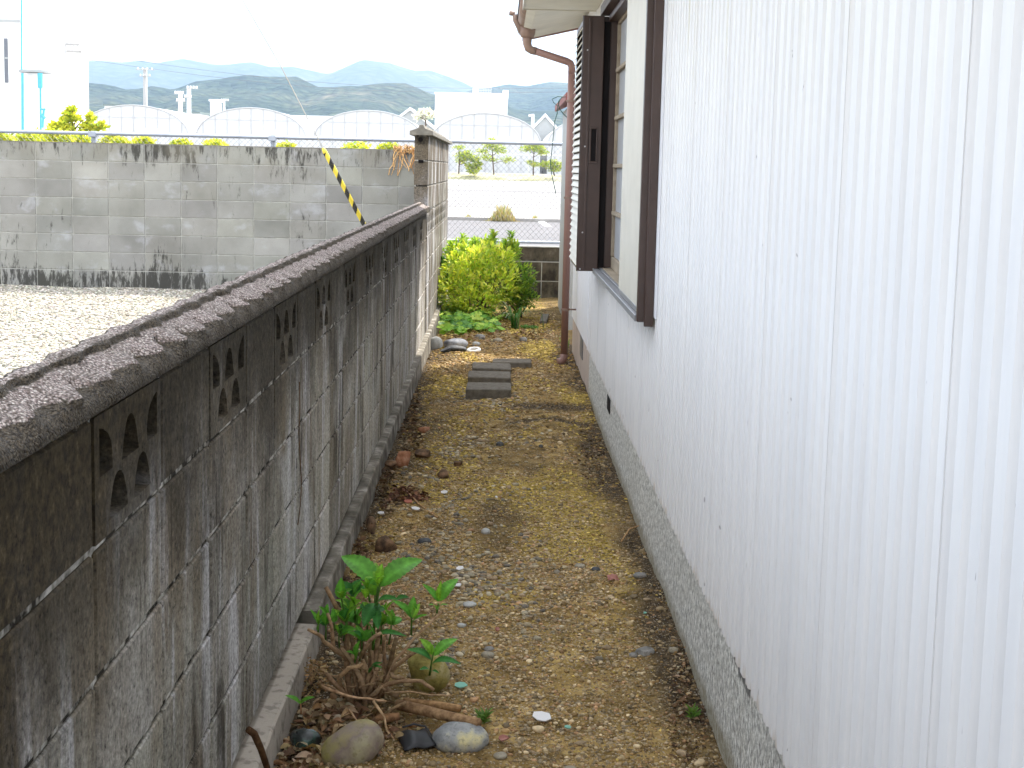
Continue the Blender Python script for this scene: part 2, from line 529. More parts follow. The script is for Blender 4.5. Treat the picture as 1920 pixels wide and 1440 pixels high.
simple('brown_metal', (.060, .036, .028), .38, .5, var=.12, nscale=14, bump=.08, bs=120)
simple('gap_shade', (.012, .010, .010), .8, .1, var=.05)  # near-black colour painted for the shade inside gaps and holes
simple('cream_metal', (.60, .57, .49), .5, .35, var=.05)
simple('aged_wood', (.30, .25, .185), .8, .2, var=.25, nscale=20, bump=.2)
simple('frosted_glass', (.42, .43, .44), .35, .5, var=.06)
simple('grey_metal', (.30, .30, .31), .45, .5, .4, var=.1)
simple('screw_metal', (.55, .55, .55), .3, .5, .9, var=.05)
simple('brown_pipe', (.27, .155, .125), .45, .4, var=.08, nscale=6)
simple('weathered_gutter', (.24, .16, .12), .55, .35, var=.2, nscale=12)
simple('soffit_board', (.66, .64, .56), .85, .2, var=.07, nscale=6)
simple('roof_tile', (.16, .15, .15), .7, .3, var=.2)
simple('galvanised', (.36, .39, .44), .5, .5, .5, var=.1)
simple('chain_wire', (.22, .23, .23), .5, .4, .3, var=.1)
simple('green_wire', (.02, .075, .06), .5, .4, var=.1)
simple('yellow_tube', (.75, .60, .06), .45, .4, var=.05, nscale=20)
simple('black_tape', (.02, .02, .022), .5, .4, var=.1)
simple('steel_wire', (.5, .5, .48), .5, .4, .3, var=.1)
simple('paver_block', (.165, .145, .115), .95, .15, var=.3, nscale=30, bump=.7, bs=90)
simple('asphalt', (.16, .155, .158), .95, .15, var=.10, nscale=1.5, bump=.4, bs=60)
simple('worn_asphalt', (.26, .25, .25), .95, .1, var=.16, nscale=.5)
simple('pale_concrete', (.29, .28, .265), .95, .1, var=.14, nscale=.25)
simple('white_paint', (.75, .75, .74), .8, .2, var=.06)
simple('white_wall', (.86, .86, .85), .8, .2, var=.03)
simple('vinyl_sheet', (.58, .59, .60), .45, .3, var=.03, nscale=.2)
simple('vinyl_frame', (.50, .505, .51), .6, .3, var=.05)
simple('grey_wall', (.40, .41, .40), .8, .2, var=.06)
simple('cyan_paint', (.10, .42, .55), .6, .3, var=.1)
simple('window_grey', (.13, .14, .16), .4, .5, var=.1)
simple('pole_concrete', (.40, .39, .37), .8, .2, var=.08)
simple('dark_soil', (.10, .085, .06), .95, .1, var=.3, nscale=.3)
simple('tree_bark', (.13, .09, .06), .95, .1, var=.3, nscale=30, bump=.4, obj=True)
simple('red_fascia', (.22, .07, .06), .6, .3, var=.1)
simple('blue_roof', (.16, .20, .19), .6, .3, var=.08)
t = T('stem_bark', .9, .15)
b = t.mix(1.0, t.ramp(t.noise(60, 5), [(.3, (.18, .11, .06)), (.7, (.48, .33, .195))]), t.tint(), 'MULTIPLY')
t.base(b); t.bump(t.noise(160, 4), .5, .003); M['stem_bark'] = t.m


def leaf_mat(name, rough=.5, tl=.35, spec=.3, var=60):
    t = T(name, rough, spec)
    c = t.mix(1.0, t.ramp(t.noise(var, 4), [(.3, .75), (.7, 1.2)]), t.tint(), 'MULTIPLY')
    t.base(c)
    t.translucent(t.mix(1.0, c, (1.5, 1.5, .7), 'MULTIPLY'), tl)
    M[name] = t.m


leaf_mat('leaf'); leaf_mat('dry_leaf', .9, .15, .1)
leaf_mat('far_leaf', .8, .3, .1, 3)
t = T('bank_grass', .95, .1)
t.base(t.ramp(t.noise(.8, 6, (1, 1, 1)), [(.35, (.34, .33, .18)), (.55, (.44, .41, .26)), (.7, (.52, .48, .38))])); M['bank_grass'] = t.m


def hill_mat(name, cols, sc):
    t = T(name, .95, .05)
    c = t.ramp(t.noise(sc, 7, rough=.65), cols)
    v = t.vor(sc * 9); c = t.mix(1.0, c, t.ramp(v, [(0, 1.35), (.6, .55)]), 'MULTIPLY')
    t.base(c); t.bump(t.math('SUBTRACT', 1.0, v), 1.0, 9); M[name] = t.m


hill_mat('wooded_hill', [(.34, (.018, .030, .017)), (.48, (.045, .064, .030)), (.60, (.085, .092, .042)), (.71, (.26, .20, .13))], .011)
hill_mat('far_mountain', [(.35, (.05, .06, .04)), (.55, (.08, .085, .05)), (.68, (.17, .15, .11))], .004)

# ------------------------------------------------------------------ ground
WX = -0.604          # alley face of the left block wall
HX = 0.618           # foundation face of the house
mb = MB()
mb.quad((-60, -30, -.06), (60, -30, -.06), (60, 15.75, -.06), (-60, 15.75, -.06))
mb.quad((-60, 15.75, -.06), (60, 15.75, -.06), (60, 15.75, .47), (-60, 15.75, .47))
mb.quad((-60, 15.75, .47), (60, 15.75, .47), (5200, 5600, .47), (-5200, 5600, .47))
tag(mb.build('ground', M['dark_soil']), kind='structure')


def gz(x, y):
    """height of the alley floor"""
    x = np.asarray(x, float); y = np.asarray(y, float)
    h = (fbm(x * 3, y * 3, 3, 11) - .5) * .05 + (fbm(x * 22, y * 22, 2, 5) - .5) * .014
    edge = np.clip((np.abs(x) - .40) / .2, 0, 1)
    h = h + np.where(x < 0, -.010 * edge - .045 * edge * np.clip((5.2 - y) / 1.6, 0, 1), -.008 * np.sin(edge * 3.1))
    near = np.clip((4.4 - y) / 1.4, 0, 1) * np.clip((-.12 - x) / .3, 0, 1)
    return h + near * .008


def masks(x, y):
    """(dark earth, moss) coverage"""
    n1 = fbm(x * 2.6 + 3, y * 1.6, 4, 21); n2 = fbm(x * 3.2, y * 1.3 + 9, 4, 33)
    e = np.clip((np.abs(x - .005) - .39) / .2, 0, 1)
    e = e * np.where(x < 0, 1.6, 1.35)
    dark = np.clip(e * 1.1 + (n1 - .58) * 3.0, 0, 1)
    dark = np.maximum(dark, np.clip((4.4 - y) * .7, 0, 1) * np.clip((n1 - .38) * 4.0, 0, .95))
    # two soft dark bands across the path
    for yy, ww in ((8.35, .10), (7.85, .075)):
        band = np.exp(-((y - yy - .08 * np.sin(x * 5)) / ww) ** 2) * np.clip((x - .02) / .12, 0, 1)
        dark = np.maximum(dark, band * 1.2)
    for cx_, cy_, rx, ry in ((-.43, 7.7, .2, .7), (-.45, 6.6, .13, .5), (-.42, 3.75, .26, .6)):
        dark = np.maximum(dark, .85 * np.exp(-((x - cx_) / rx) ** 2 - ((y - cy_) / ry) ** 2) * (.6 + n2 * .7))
    moss = np.clip((n2 - .40) * 5.0, 0, 1) * np.clip((y - 3.6) / 1.5, .12, 1) * (1 - dark * .8)
    dark = np.where(y > 11.5, dark * .5, dark)
    return np.clip(dark, 0, 1), moss


def floor_grid(x0, x1, y0, y1, s, name):
    nx = int((x1 - x0) / s) + 1; ny = int((y1 - y0) / s) + 1
    xs = np.linspace(x0, x1, nx); ys = np.linspace(y0, y1, ny)
    X, Y = np.meshgrid(xs, ys)
    Z = gz(X, Y)
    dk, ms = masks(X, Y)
    V = np.stack([X, Y, Z], -1).reshape(-1, 3)
    i = np.arange(nx * ny).reshape(ny, nx)
    Fa = np.stack([i[:-1, :-1], i[:-1, 1:], i[1:, 1:], i[1:, :-1]], -1).reshape(-1, 4)
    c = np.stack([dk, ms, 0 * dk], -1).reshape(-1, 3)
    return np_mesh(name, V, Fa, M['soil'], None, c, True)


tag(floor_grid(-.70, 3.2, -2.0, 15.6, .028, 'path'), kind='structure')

# gravel lot on the far side of the low wall
nx, ny = 260, 260
xs = np.linspace(-22, -.70, nx); ys = np.linspace(-6, 14.9, ny)
Xg, Yg = np.meshgrid(xs, ys)
Zg = .105 + (fbm(Xg * 1.5, Yg * 1.5, 3, 8) - .5) * .05
i = np.arange(nx * ny).reshape(ny, nx)
tag(np_mesh('gravel_lot', np.stack([Xg, Yg, Zg], -1).reshape(-1, 3), np.stack([i[:-1, :-1], i[:-1, 1:], i[1:, 1:], i[1:, :-1]], -1).reshape(-1, 4), M['pale_gravel'], None, None, True), kind='structure')
n = 26000
y = 6.8 + RNG.random(n) * 7.8; x = -1.0 - RNG.random(n) * (y * .42 - .6)
pz = .105 + (fbm(x * 1.5, y * 1.5, 3, 8) - .5) * .05
k = RNG.random((n, 1)); cc = (.22 + .46 * k) * np.array([[1.0, .94, .80]]) * (1 - .12 * RNG.random((n, 3)))
o = scatter('gravel', np.stack([x, y, pz + .004], -1), .007 + .012 * RNG.random(n), .6, cc, M['tinted_stone'], 0, .2)
tag(o, 'pale beige crushed gravel covering the empty lot', 'gravel', kind='stuff')


# ------------------------------------------------------------------ alley scatter
def alley_pts(n, y0, y1, x0=-.545, x1=.615, pw=1.0):
    y = y0 + (y1 - y0) * RNG.random(n) ** pw
    x = x0 + (x1 - x0) * RNG.random(n)
    return x, y


PAL = np.array([(.30, .28, .24), (.22, .21, .19), (.36, .33, .26), (.42, .40, .35), (.15, .15, .15), (.30, .23, .15), (.24, .19, .12), (.27, .25, .24), (.34, .24, .19), (.52, .50, .45)])


def pebbles(name, n, y0, y1, s0, s1, sub, label, bias=1, seedn=55, thr=.35):
    x, y = alley_pts(int(n * 1.8), y0, y1)
    dk, ms = masks(x, y)
    pn = fbm(x * 4.2, y * 2.6, 3, seedn)
    keep = RNG.random(len(x)) < np.clip((pn - thr) * 4 + .15, .10, 1) * (1 - .72 * dk) * (1 - .45 * ms)
    x, y = x[keep][:n], y[keep][:n]
    m = len(x)
    s = s0 + (s1 - s0) * RNG.random(m) ** 3.4
    c = PAL[RNG.integers(0, len(PAL), m)] * (.45 + .95 * RNG.random((m, 1)))
    dk, _ = masks(x, y)
    c = c * (1 - .35 * dk[:, None])
    c = c * np.array([[1.28, 1.06, .74]]) * (1 - .3 * RNG.random((m, 1))) + np.array([[.06, .035, .005]])
    return tag(scatter(name, np.stack([x, y, gz(x, y) + s * .12], -1), s, .55, c, M['tinted_stone'], sub, .16), label, 'gravel', kind='stuff')


pebbles('pebbles', 44000, 2.9, 6.5, .0016, .0085, 0, 'fine grey and tan pebbles bedded in the alley earth')
pebbles('pebbles', 1300, 2.9, 7.5, .007, .016, 1, 'rounded river pebbles loose on the alley floor', seedn=61, thr=.42)
pebbles('pebbles', 24000, 6.5, 15.0, .003, .014, 0, 'pale pebbles on the far half of the alley floor', seedn=71)

# grey river pebbles lying thick along the middle and left of the path
n = 5200
y = 3.9 + 5.2 * RNG.random(n) ** 1.25; x = -.14 + .17 * RNG.normal(size=n) + .05 * np.sin(y * 1.7)
pn = fbm(x * 5 + 1, y * 3, 3, 91); dk, ms = masks(x, y)
kp = (RNG.random(n) < np.clip((pn - .40) * 5, .03, 1) * (1 - .5 * dk)) & (x > -.53) & (x < .55)
x, y = x[kp], y[kp]; m = len(x)
s = .0045 + .0105 * RNG.random(m) ** 2.2
PG = np.array([(.44, .41, .32), (.36, .34, .27), (.28, .26, .22), (.52, .46, .34), (.40, .31, .22), (.60, .56, .46), (.21, .20, .19)])
tag(scatter('pebbles', np.stack([x, y, gz(x, y) + s * .25], -1), s, .52, PG[RNG.integers(0, len(PG), m)] * np.array([[.92, .84, .70]]) * (.6 + .5 * RNG.random((m, 1))), M['tinted_stone'], 1, .05), 'smooth grey river pebbles lying thick beyond and right of the hydrangea', 'gravel', kind='stuff')

# moss and crumbs of earth
n = 60000
x, y = alley_pts(n, 2.9, 13.5, pw=1.3)
dk, ms = masks(x, y)
u = RNG.random(n)
keep = u < np.clip((.14 + ms * .9) * (1 - .6 * dk) + .06, 0, 1)
x, y, dk, ms = x[keep], y[keep], dk[keep], ms[keep]
m = len(x)
s = (.0022 + .0055 * RNG.random(m) ** 1.8) * np.clip(y / 5, .8, 2.2)
mo = (np.array([(.32, .23, .055)]) + RNG.random((m, 1)) ** 1.7 * np.array([(.42, .32, .12)])) * (.55 + .7 * RNG.random((m, 1))) + RNG.random((m, 1)) * np.array([(.08, .055, .01)])
so_ = np.array([(.29, .19, .08)]) * (.5 + 1.0 * RNG.random((m, 1)))
sel = (RNG.random(m) < ms * 1.2)[:, None]
tag(scatter('moss', np.stack([x, y, gz(x, y) + s * .1], -1), s, .5, np.where(sel, mo, so_), M['tinted_tuft'], 0, .5, smooth=False), 'yellow dry moss and crumbs of earth over the alley floor', 'moss', kind='stuff')


def strips(name, n, y0, y1, L0, L1, w0, cols, label, xr=None, mat='dry_leaf', lift=.25):
    """dry grass blades, needles and twigs lying on the floor"""
    x, y = alley_pts(n, y0, y1)
    if xr is not None:
        x, y = xr(n)
    L = L0 + (L1 - L0) * RNG.random(n) ** 2; a = RNG.random(n) * 2 * np.pi
    dx, dy = np.cos(a), np.sin(a)
    z = gz(x, y) + .003
    w_ = w0 * (.5 + RNG.random(n))
    lf = L * lift * RNG.random(n)
    bend = L * .2 * (RNG.random(n) - .5)
    A = np.stack([x - dy * w_, y + dx * w_, z], -1); B = np.stack([x + dy * w_, y - dx * w_, z], -1)
    mx_, my_ = x + dx * L * .5 - dy * bend, y + dy * L * .5 + dx * bend
    C = np.stack([mx_ + dy * w_, my_ - dx * w_, z + lf + .002], -1); D = np.stack([mx_ - dy * w_, my_ + dx * w_, z + lf], -1)
    E = np.stack([x + dx * L, y + dy * L, z + lf * .3], -1); E2 = E + np.stack([dy * w_ * .6, -dx * w_ * .6, 0 * w_], -1)
    V = np.stack([A, B, C, D, E2, E], 1).reshape(-1, 3)
    b = np.arange(n)[:, None] * 6
    Fa = np.concatenate([b + np.array([[0, 1, 2, 3]]), b + np.array([[3, 2, 4, 5]])], 0)
    c = np.array(cols)[RNG.integers(0, len(cols), n)] * (.7 + .6 * RNG.random((n, 1)))
    return tag(np_mesh(name, V, Fa, M[mat], None, np.repeat(c, 6, 0)), label, 'dry litter', kind='stuff')


strips('dry_litter', 4200, 2.9, 9.5, .006, .035, .0008, [(.42, .32, .17), (.30, .21, .11), (.22, .14, .08), (.5, .42, .27)], 'straw bits, needles and twigs strewn along the alley')


# ------------------------------------------------------------------ block walls
def block_wall(parent, mats, along, a0, a1, face, back, z0, courses, step=.4, hgt=.2, skip=None, first=0, tvar=.16, j=.005, bev=.004, rnd=1, colvar=0.0, gap_name='mortar_joints', name='block_courses'):
    """stack-bonded blocks between a0..a1 along an axis. returns nothing, builds two parts"""
    R = random.Random(rnd)
    b = MB()
    lo, hi = min(face, back), max(face, back)
    k = 0
    s = a0
    edges = [a0]
    e = first
    while e <= a0 + .02: e += step
    while e < a1 - .02:
        edges.append(e); e += step
    edges.append(a1)
    for i in range(len(edges) - 1):
        cf = 1 + (R.random() - .5) * 2 * colvar
        for c in range(courses):
            if skip and skip((edges[i] + edges[i + 1]) / 2, c): continue
            g = (1 + (R.random() - .5) * 2 * tvar) * (cf if c < courses - 1 else 1)
            col = (g, g * (1 + (R.random() - .5) * .03), g * (1 + (R.random() - .5) * .05))
            dd = (R.random() - .5) * .0016
            s0, s1 = edges[i] + j, edges[i + 1] - j
            q0, q1 = z0 + c * hgt + j, z0 + (c + 1) * hgt - j
            if along == 'y': b.bbox(lo + dd, hi + dd, s0, s1, q0, q1, bev, col)
            else: b.bbox(s0, s1, lo + dd, hi + dd, q0, q1, bev, col)
    b.build(name, M[mats[0]], parent)
    m = MB()
    ins = .006
    # bed and head joints as thin bars set back from the faces
    L0, L1 = lo + ins, hi - ins
    for c in range(courses + 1):
        zz = z0 + c * hgt
        za, zb = zz - j - .002, zz + j + .002
        if c == 0: za = zz
        if c == courses: zb = zz
        if along == 'y': m.box(L0, L1, a0 + .006, a1 - .006, za, zb)
        else: m.box(a0 + .006, a1 - .006, L0, L1, za, zb)
    for e in edges[1:-1]:
        if along == 'y': m.box(L0 + .0007, L1 - .0007, e - j - .002, e + j + .002, z0 + .007, z0 + courses * hgt - .007)
        else: m.box(e - j - .002, e + j + .002, L0 + .0007, L1 - .0007, z0 + .007, z0 + courses * hgt - .007)
    m.build(gap_name, M[mats[1]], parent)


def openwork(y0, z0, face, thick, parent, mat, L=.4, H=.2):
    """pierced block: two arched openings below, one above between them and two half arches in the corners"""
    cu = bpy.data.curves.new('openwork_block', 'CURVE'); cu.dimensions = '2D'; cu.fill_mode = 'BOTH'
    cu.extrude = (thick - .03) / 2; cu.bevel_depth = 0.0

    def poly(pts):
        sp = cu.splines.new('POLY'); sp.points.add(len(pts) - 1)
        for p, q in zip(sp.points, pts): p.co = (q[0], q[1], 0, 1)
        sp.use_cyclic_u = True
    j = .005
    poly([(j, j), (L - j, j), (L - j, H - j), (j, H - j)])

    def arch(cx, zb, w_, h, a=-1, b=1, n=9):
        pts = []
        for i in range(n + 1):
            s = a + (b - a) * i / n
            pts.append((cx + s * w_, zb + h * (1 - abs(s) ** 2.6)))
        if a == -1 and b == 1:
            pts = [(cx - w_, zb)] + pts[1:-1] + [(cx + w_, zb)]
        elif a == 0: pts = [(cx, zb)] + pts
        else: pts = pts + [(cx, zb)]
        poly(pts)
    arch(.130, .026, .054, .068); arch(.270, .026, .054, .068)
    arch(.200, .106, .050, .068)
    arch(.070, .106, .042, .070, -.75, 1) if False else None
    poly([(.030, .106), (.098, .106), (.098, .130), (.092, .150), (.076, .166), (.050, .178), (.030, .182)])
    poly([(.370, .106), (.302, .106), (.302, .130), (.308, .150), (.324, .166), (.350, .178), (.370, .182)])
    tmp = bpy.data.objects.new('tmp', cu)
    me = bpy.data.meshes.new_from_object(tmp)
    bpy.data.objects.remove(tmp); bpy.data.curves.remove(cu)
    # (u, v, w) -> (x = face side, y = along, z = up)
    for v in me.vertices:
        u, vv, ww = v.co
        v.co = (face - (thick - .03) / 2 + ww, y0 + u, z0 + vv)
    me.materials.clear(); me.materials.append(M[mat])
    a = me.color_attributes.new('tint', 'FLOAT_COLOR', 'POINT')
    g = .85 + random.random() * .25
    a.data.foreach_set('color', np.tile(np.array([g, g, g, 1], np.float32), len(me.vertices)))
    o = link('openwork_block', me, parent)
    b = MB(); b.box(face - thick, face - thick + .0295, y0 + j, y0 + L - j, z0 + j, z0 + H - j); b.build('web', M[mat], o)
    return o


Y0 = 1.957
LOWEND = 10.90
WT = .115
ZT = 1.150               # underside of the coping
low = empty('low_block_wall', (WX - WT / 2, 5, 0), 'low dark stained concrete block wall with pierced top course and aggregate coping along the alley', 'wall')
ow_low = [Y0 + .8 * k for k in range(-2, 12) if Y0 + .8 * k + .4 < LOWEND]


def is_ow(m, c, lst, top):
    return c == top and any(abs(m - (a + .2)) < .1 for a in lst)


block_wall(low, ('stained_block', 'mortar'), 'y', -1.643, LOWEND, WX, WX - WT, .100, 5, hgt=.2075, j=.0055, colvar=.30, first=Y0 - 4.0, skip=lambda m, c: is_ow(m, c, ow_low, 4), rnd=3, tvar=.10)
for a in ow_low: openwork(a, .93, WX, WT, low, 'stained_block', H=.2075)
b = MB(); b.box(WX - WT + .008, WX - .008, -1.64, LOWEND - .01, 1.1376, 1.1515); b.build('bed_mortar', M['mortar'], low)


def coping(parent, y0, y1, cx, zb, hw, mat, scal, seed, hl=.040, hr=.080, stepy=.009, pitch=.158):
    """coping with scalloped front lips and a raised rib along the middle"""
    ys = np.arange(y0, y1 + 1e-6, stepy)
    prof = []   # (side offset, height, darkness key)
    ph = ys / pitch * 2 * np.pi
    tri = np.abs(((ys / pitch) % 1.0) * 2 - 1) ** 1.3
    tri2 = np.abs(((ys / pitch + .35) % 1.0) * 2 - 1) ** 1.3
    w1 = tri * .85 + (fbm(ys * 16, ys * 0, 3, 77) - .5) * .7        # lip flutes
    w2 = tri2 * .8 + (fbm(ys * 13, ys * 0 + 4, 3, 31) - .5) * .7     # rib flutes
    nz = lambda k: (fbm(ys * 30 + k * 7.3, ys * 0 + k * 3.1, 3, seed) - .5)
    Z0 = 0 * ys

    def half(sgn):
        pts = [(hw - .006 + Z0, Z0, 1), (hw + Z0, .005 + Z0, 1), (hw - .001 - w1 * .004, .018 + Z0, 1), (hw - .003 - w1 * .010, .028 + Z0, .95),
               (hw - .005 - w1 * .036, hl - .003 + Z0, .9), (hw - .009 - w1 * .040, hl + .004 + Z0, .0), (hw * .52 + Z0 - w1 * .004, hl + .012 + Z0, .0), (hw * .33 + Z0, hl + .020 + Z0, .0),
               (hw * .16 + w2 * .017, hl + .024 + Z0, .75), (hw * .13 + w2 * .014, hl + .032 + Z0, .8), (hw * .10 + w2 * .009, hr - .003 - (1 - w2) * .005, .45), (hw * .03 + Z0, hr - (1 - w2) * .006, .3)]
        return [(sgn * a, h, k) for a, h, k in pts]
    allp = half(1) + half(-1)[::-1]
    n = len(allp)
    V = np.zeros((len(ys), n, 3)); C = np.zeros((len(ys), n, 3))
    for q, (a, h, k) in enumerate(allp):
        r1 = nz(q) * .007; r2 = nz(q + 40) * .008
        V[:, q, 0] = cx + a + r1 * (1 if 0 < q < n - 1 else 0)
        V[:, q, 1] = ys + nz(q + 80) * .004
        V[:, q, 2] = zb + h + (r2 if 2 < q < n - 3 else 0)
        C[:, q, :] = 1 - k
    jn = np.abs(((ys + .31) % .60) - .30) < .0055      # joints between coping pieces
    V[jn, 1:-1, 2] -= .006; C[jn] *= .2
    V[0, :, 1] = y0; V[-1, :, 1] = y1
    m = len(ys)
    i = np.arange(m * n).reshape(m, n)
    Fa = np.stack([i[:-1, :-1], i[1:, :-1], i[1:, 1:], i[:-1, 1:]], -1).reshape(-1, 4)
    bot = np.stack([i[:-1, -1], i[1:, -1], i[1:, 0], i[:-1, 0]], -1).reshape(-1, 4)
    Fa = np.concatenate([Fa, bot])
    V = V.reshape(-1, 3); C = C.reshape(-1, 3)
    # end caps
    nv = len(V)
    ce = np.array([[cx, y0, zb + .02], [cx, y1, zb + .02]])
    V = np.concatenate([V, ce]); C = np.concatenate([C, [[.5] * 3] * 2])
    e = []
    for q in range(n):
        q2 = (q + 1) % n
        e.append((i[0, q], i[0, q2], nv, nv)); e.append((i[-1, q2], i[-1, q], nv + 1, nv + 1))
    mb = MB()
    me = bpy.data.meshes.new('coping')
    faces = [tuple(int(z) for z in f) for f in Fa] + [tuple(int(z) for z in f[:3]) for f in e]
    me.from_pydata([tuple(p) for p in V], [], faces); me.validate()
    a = me.color_attributes.new('tint', 'FLOAT_COLOR', 'POINT')
    cc = np.ones((len(V), 4), np.float32); cc[:, :3] = C; a.data.foreach_set('color', cc.ravel())
    me.polygons.foreach_set('use_smooth', np.ones(len(me.polygons), bool))
    me.materials.append(M[mat])
    return link('coping', me, parent)


coping(low, -1.66, LOWEND - .02, WX - WT / 2, ZT, .0865, 'cap_aggregate', .022, 3)

# plinth along the foot of the wall, broken across at one place
pl = MB()
for a, b_, x1, zt in ((-1.5, 4.12, WX + .046, .070), (4.16, LOWEND + 4.0, WX + .040, .078)):
    nseg = max(2, int((b_ - a) / .07)); R = random.Random(5)
    ring = []
    for q in range(nseg + 1):
        y = a + (b_ - a) * q / nseg
        z = zt + (R.random() - .5) * .006 + max(0, (y - 4.2) * .0085); xx = x1 + (R.random() - .5) * .005
        if q == nseg and b_ < 5: z -= .012; y -= .015
        ring.append([(WX - .09, y, -.06), (WX - .09, y, z + .004), (xx - .006, y, z), (xx, y, z - .007), (xx + .006, y, -.06)])
    vs = [p for r in ring for p in r]; fs = []
    for q in range(nseg):
        for k in range(4): fs.append((q * 5 + k, q * 5 + k + 1, q * 5 + k + 6, q * 5 + k + 5))
    fs += [(0, 1, 2, 3, 4), tuple(nseg * 5 + k for k in (4, 3, 2, 1, 0))]
    pl.add(vs, fs)
pl.build('plinth', M['plinth_concrete'], low)

# tall section of the same boundary
tall = empty('tall_block_wall', (WX - WT / 2, 13, 0), 'taller grey block wall section with pale streaks and ridged coping at the end of the low wall', 'wall')
ow_t = [LOWEND + .03 + .4 * k for k in range(0, 10)]
TE = 15.14
block_wall(tall, ('tall_block', 'mortar'), 'y', LOWEND + .03, TE, WX + .004, WX - WT + .004, .13, 8, first=LOWEND + .03 - .4, skip=lambda m, c: is_ow(m, c, ow_t[:-1], 4), rnd=8, tvar=.08, hgt=.205)
for a in ow_t[:-1]: openwork(a, .13 + 4 * .205, WX + .004, WT, tall, 'tall_block')
simple('plain_coping', (.21, .195, .165), .92, .2, var=.35, nscale=14, bump=.5, bs=80)
cp = MB(); cx_ = WX - WT / 2 + .004; zb = .13 + 8 * .205 + .001
cp.prism([(cx_ - .095, zb), (cx_ - .095, zb + .035), (cx_ - .03, zb + .055), (cx_ - .015, zb + .085), (cx_ + .015, zb + .085), (cx_ + .03, zb + .055), (cx_ + .095, zb + .035), (cx_ + .095, zb)], 'y', LOWEND - .02, TE + .05)
cp.build('coping', M['plain_coping'], tall, bevel=.004)
# round core hole in the end face and the broken joint gap
hb = MB()
hb.tube([(cx_ - .008, LOWEND + .0265, zb - .035), (cx_ - .008, LOWEND + .040, zb - .035)], .020, 14)
hb.build('core_hole', M['gap_shade'], tall)
hb = MB()
hb.bbox(cx_ - .025, cx_ + .018, LOWEND + .024, LOWEND + .04, zb - .225, zb - .200, .003)
hb.build('joint_gap', M['gap_shade'], tall)

# wall at the end of the gravel lot
lot = empty('lot_block_wall', (-4, 14.75, 0), 'pale grey concrete block wall with black mould closing the gravel lot', 'wall')
block_wall(lot, ('lot_block', 'pale_mortar'), 'x', -22.0, WX - WT - .004, 14.70, 14.82, .09, 8, first=-.70 - .4 * 60 - .03, rnd=5, tvar=.13, j=.004)
# thin slurry on top of it
mb = MB(); mb.box(-22.0, WX - WT - .006, 14.70, 14.82, 1.6905, 1.697); mb.build('top_slurry', M['plain_coping'], lot)

# low retaining wall at the end of the garden
ret = empty('retaining_wall', (2, 15.6, 0), 'low black mottled block wall under the chain link fence behind the shrubs', 'wall')
block_wall(ret, ('kerb_block', 'pale_mortar'), 'x', -24.0, 6.0, 15.55, 15.72, -.02, 2, first=-24.3, rnd=9, hgt=.225)
b = MB(); b.bbox(-24, 6, 15.575, 15.70, .431, .600, .006); b.build('upper_course', M['kerb_block'], ret)
b = MB(); b.box(-24, 6, 15.57, 15.705, .601, .612); b.build('mortar_top', M['pale_mortar'], ret)
b = MB(); b.box(-24, 6, 15.548, 15.574, .431, .437); b.build('ledge', M['pale_mortar'], ret)

# ------------------------------------------------------------------ chain link fence on the retaining wall
fy = 15.64
fen = empty('chain_link_fence', (0, fy, .6), 'grey chain link fence with galvanised pipe rails behind the block walls', 'fence')
b = MB(); b.tube([(-24, fy, 1.815), (6, fy, 1.815)], .021, 10); b.build('top_rail', M['galvanised'], fen, True)
b = MB(); b.tube([(-24, fy, .655), (6, fy, .655)], .018, 10); b.build('bottom_rail', M['galvanised'], fen, True)
px0 = P(511, 262, fy).x
for k in range(-9, 4):
    xx = px0 + (2.10 if k < 0 else 2.01) * k
    if not -24 < xx < 6: continue
    b = MB(); b.tube([(xx, fy + .045, .45), (xx, fy + .045, 1.845)], .030, 10)
    b.bbox(xx - .045, xx + .045, fy - .026, fy + .03, 1.775, 1.835, .004)
    b.build('post', M['galvanised'], fen, False)
b = MB(); p = .066; z0, z1 = .66, 1.81; H = z1 - z0
xx = -12.0
while xx < 3.0:
    b.tube([(xx, fy - .003, z0), (xx + H * .95, fy - .003, z1)], .0018, 3, cap=False)
    b.tube([(xx, fy + .003, z1), (xx + H * .95, fy + .003, z0)], .0018, 3, cap=False)
    xx += p
for zz in (1.25,): b.tube([(-12, fy - .005, zz), (4, fy - .005, zz)], .002, 4)
b.build('wire_mesh', M['chain_wire'], fen)

# ------------------------------------------------------------------ house
house = empty('house', (2.5, 4, 0), 'single storey house clad in white corrugated metal with brown trim on the right', 'house')
HY0, HY1 = -3.0, 8.79
# foundation
fb = MB(); fb.box(HX, HX + .15, HY0, HY1, -.08, .328); fb.build('foundation', M['rough_render'], house)
# ventilation slot in the foundation
b = MB(); b.box(HX - .003, HX + .02, 7.06, 7.25, .205, .285); b.build('foundation_vent', M['gap_shade'], house)


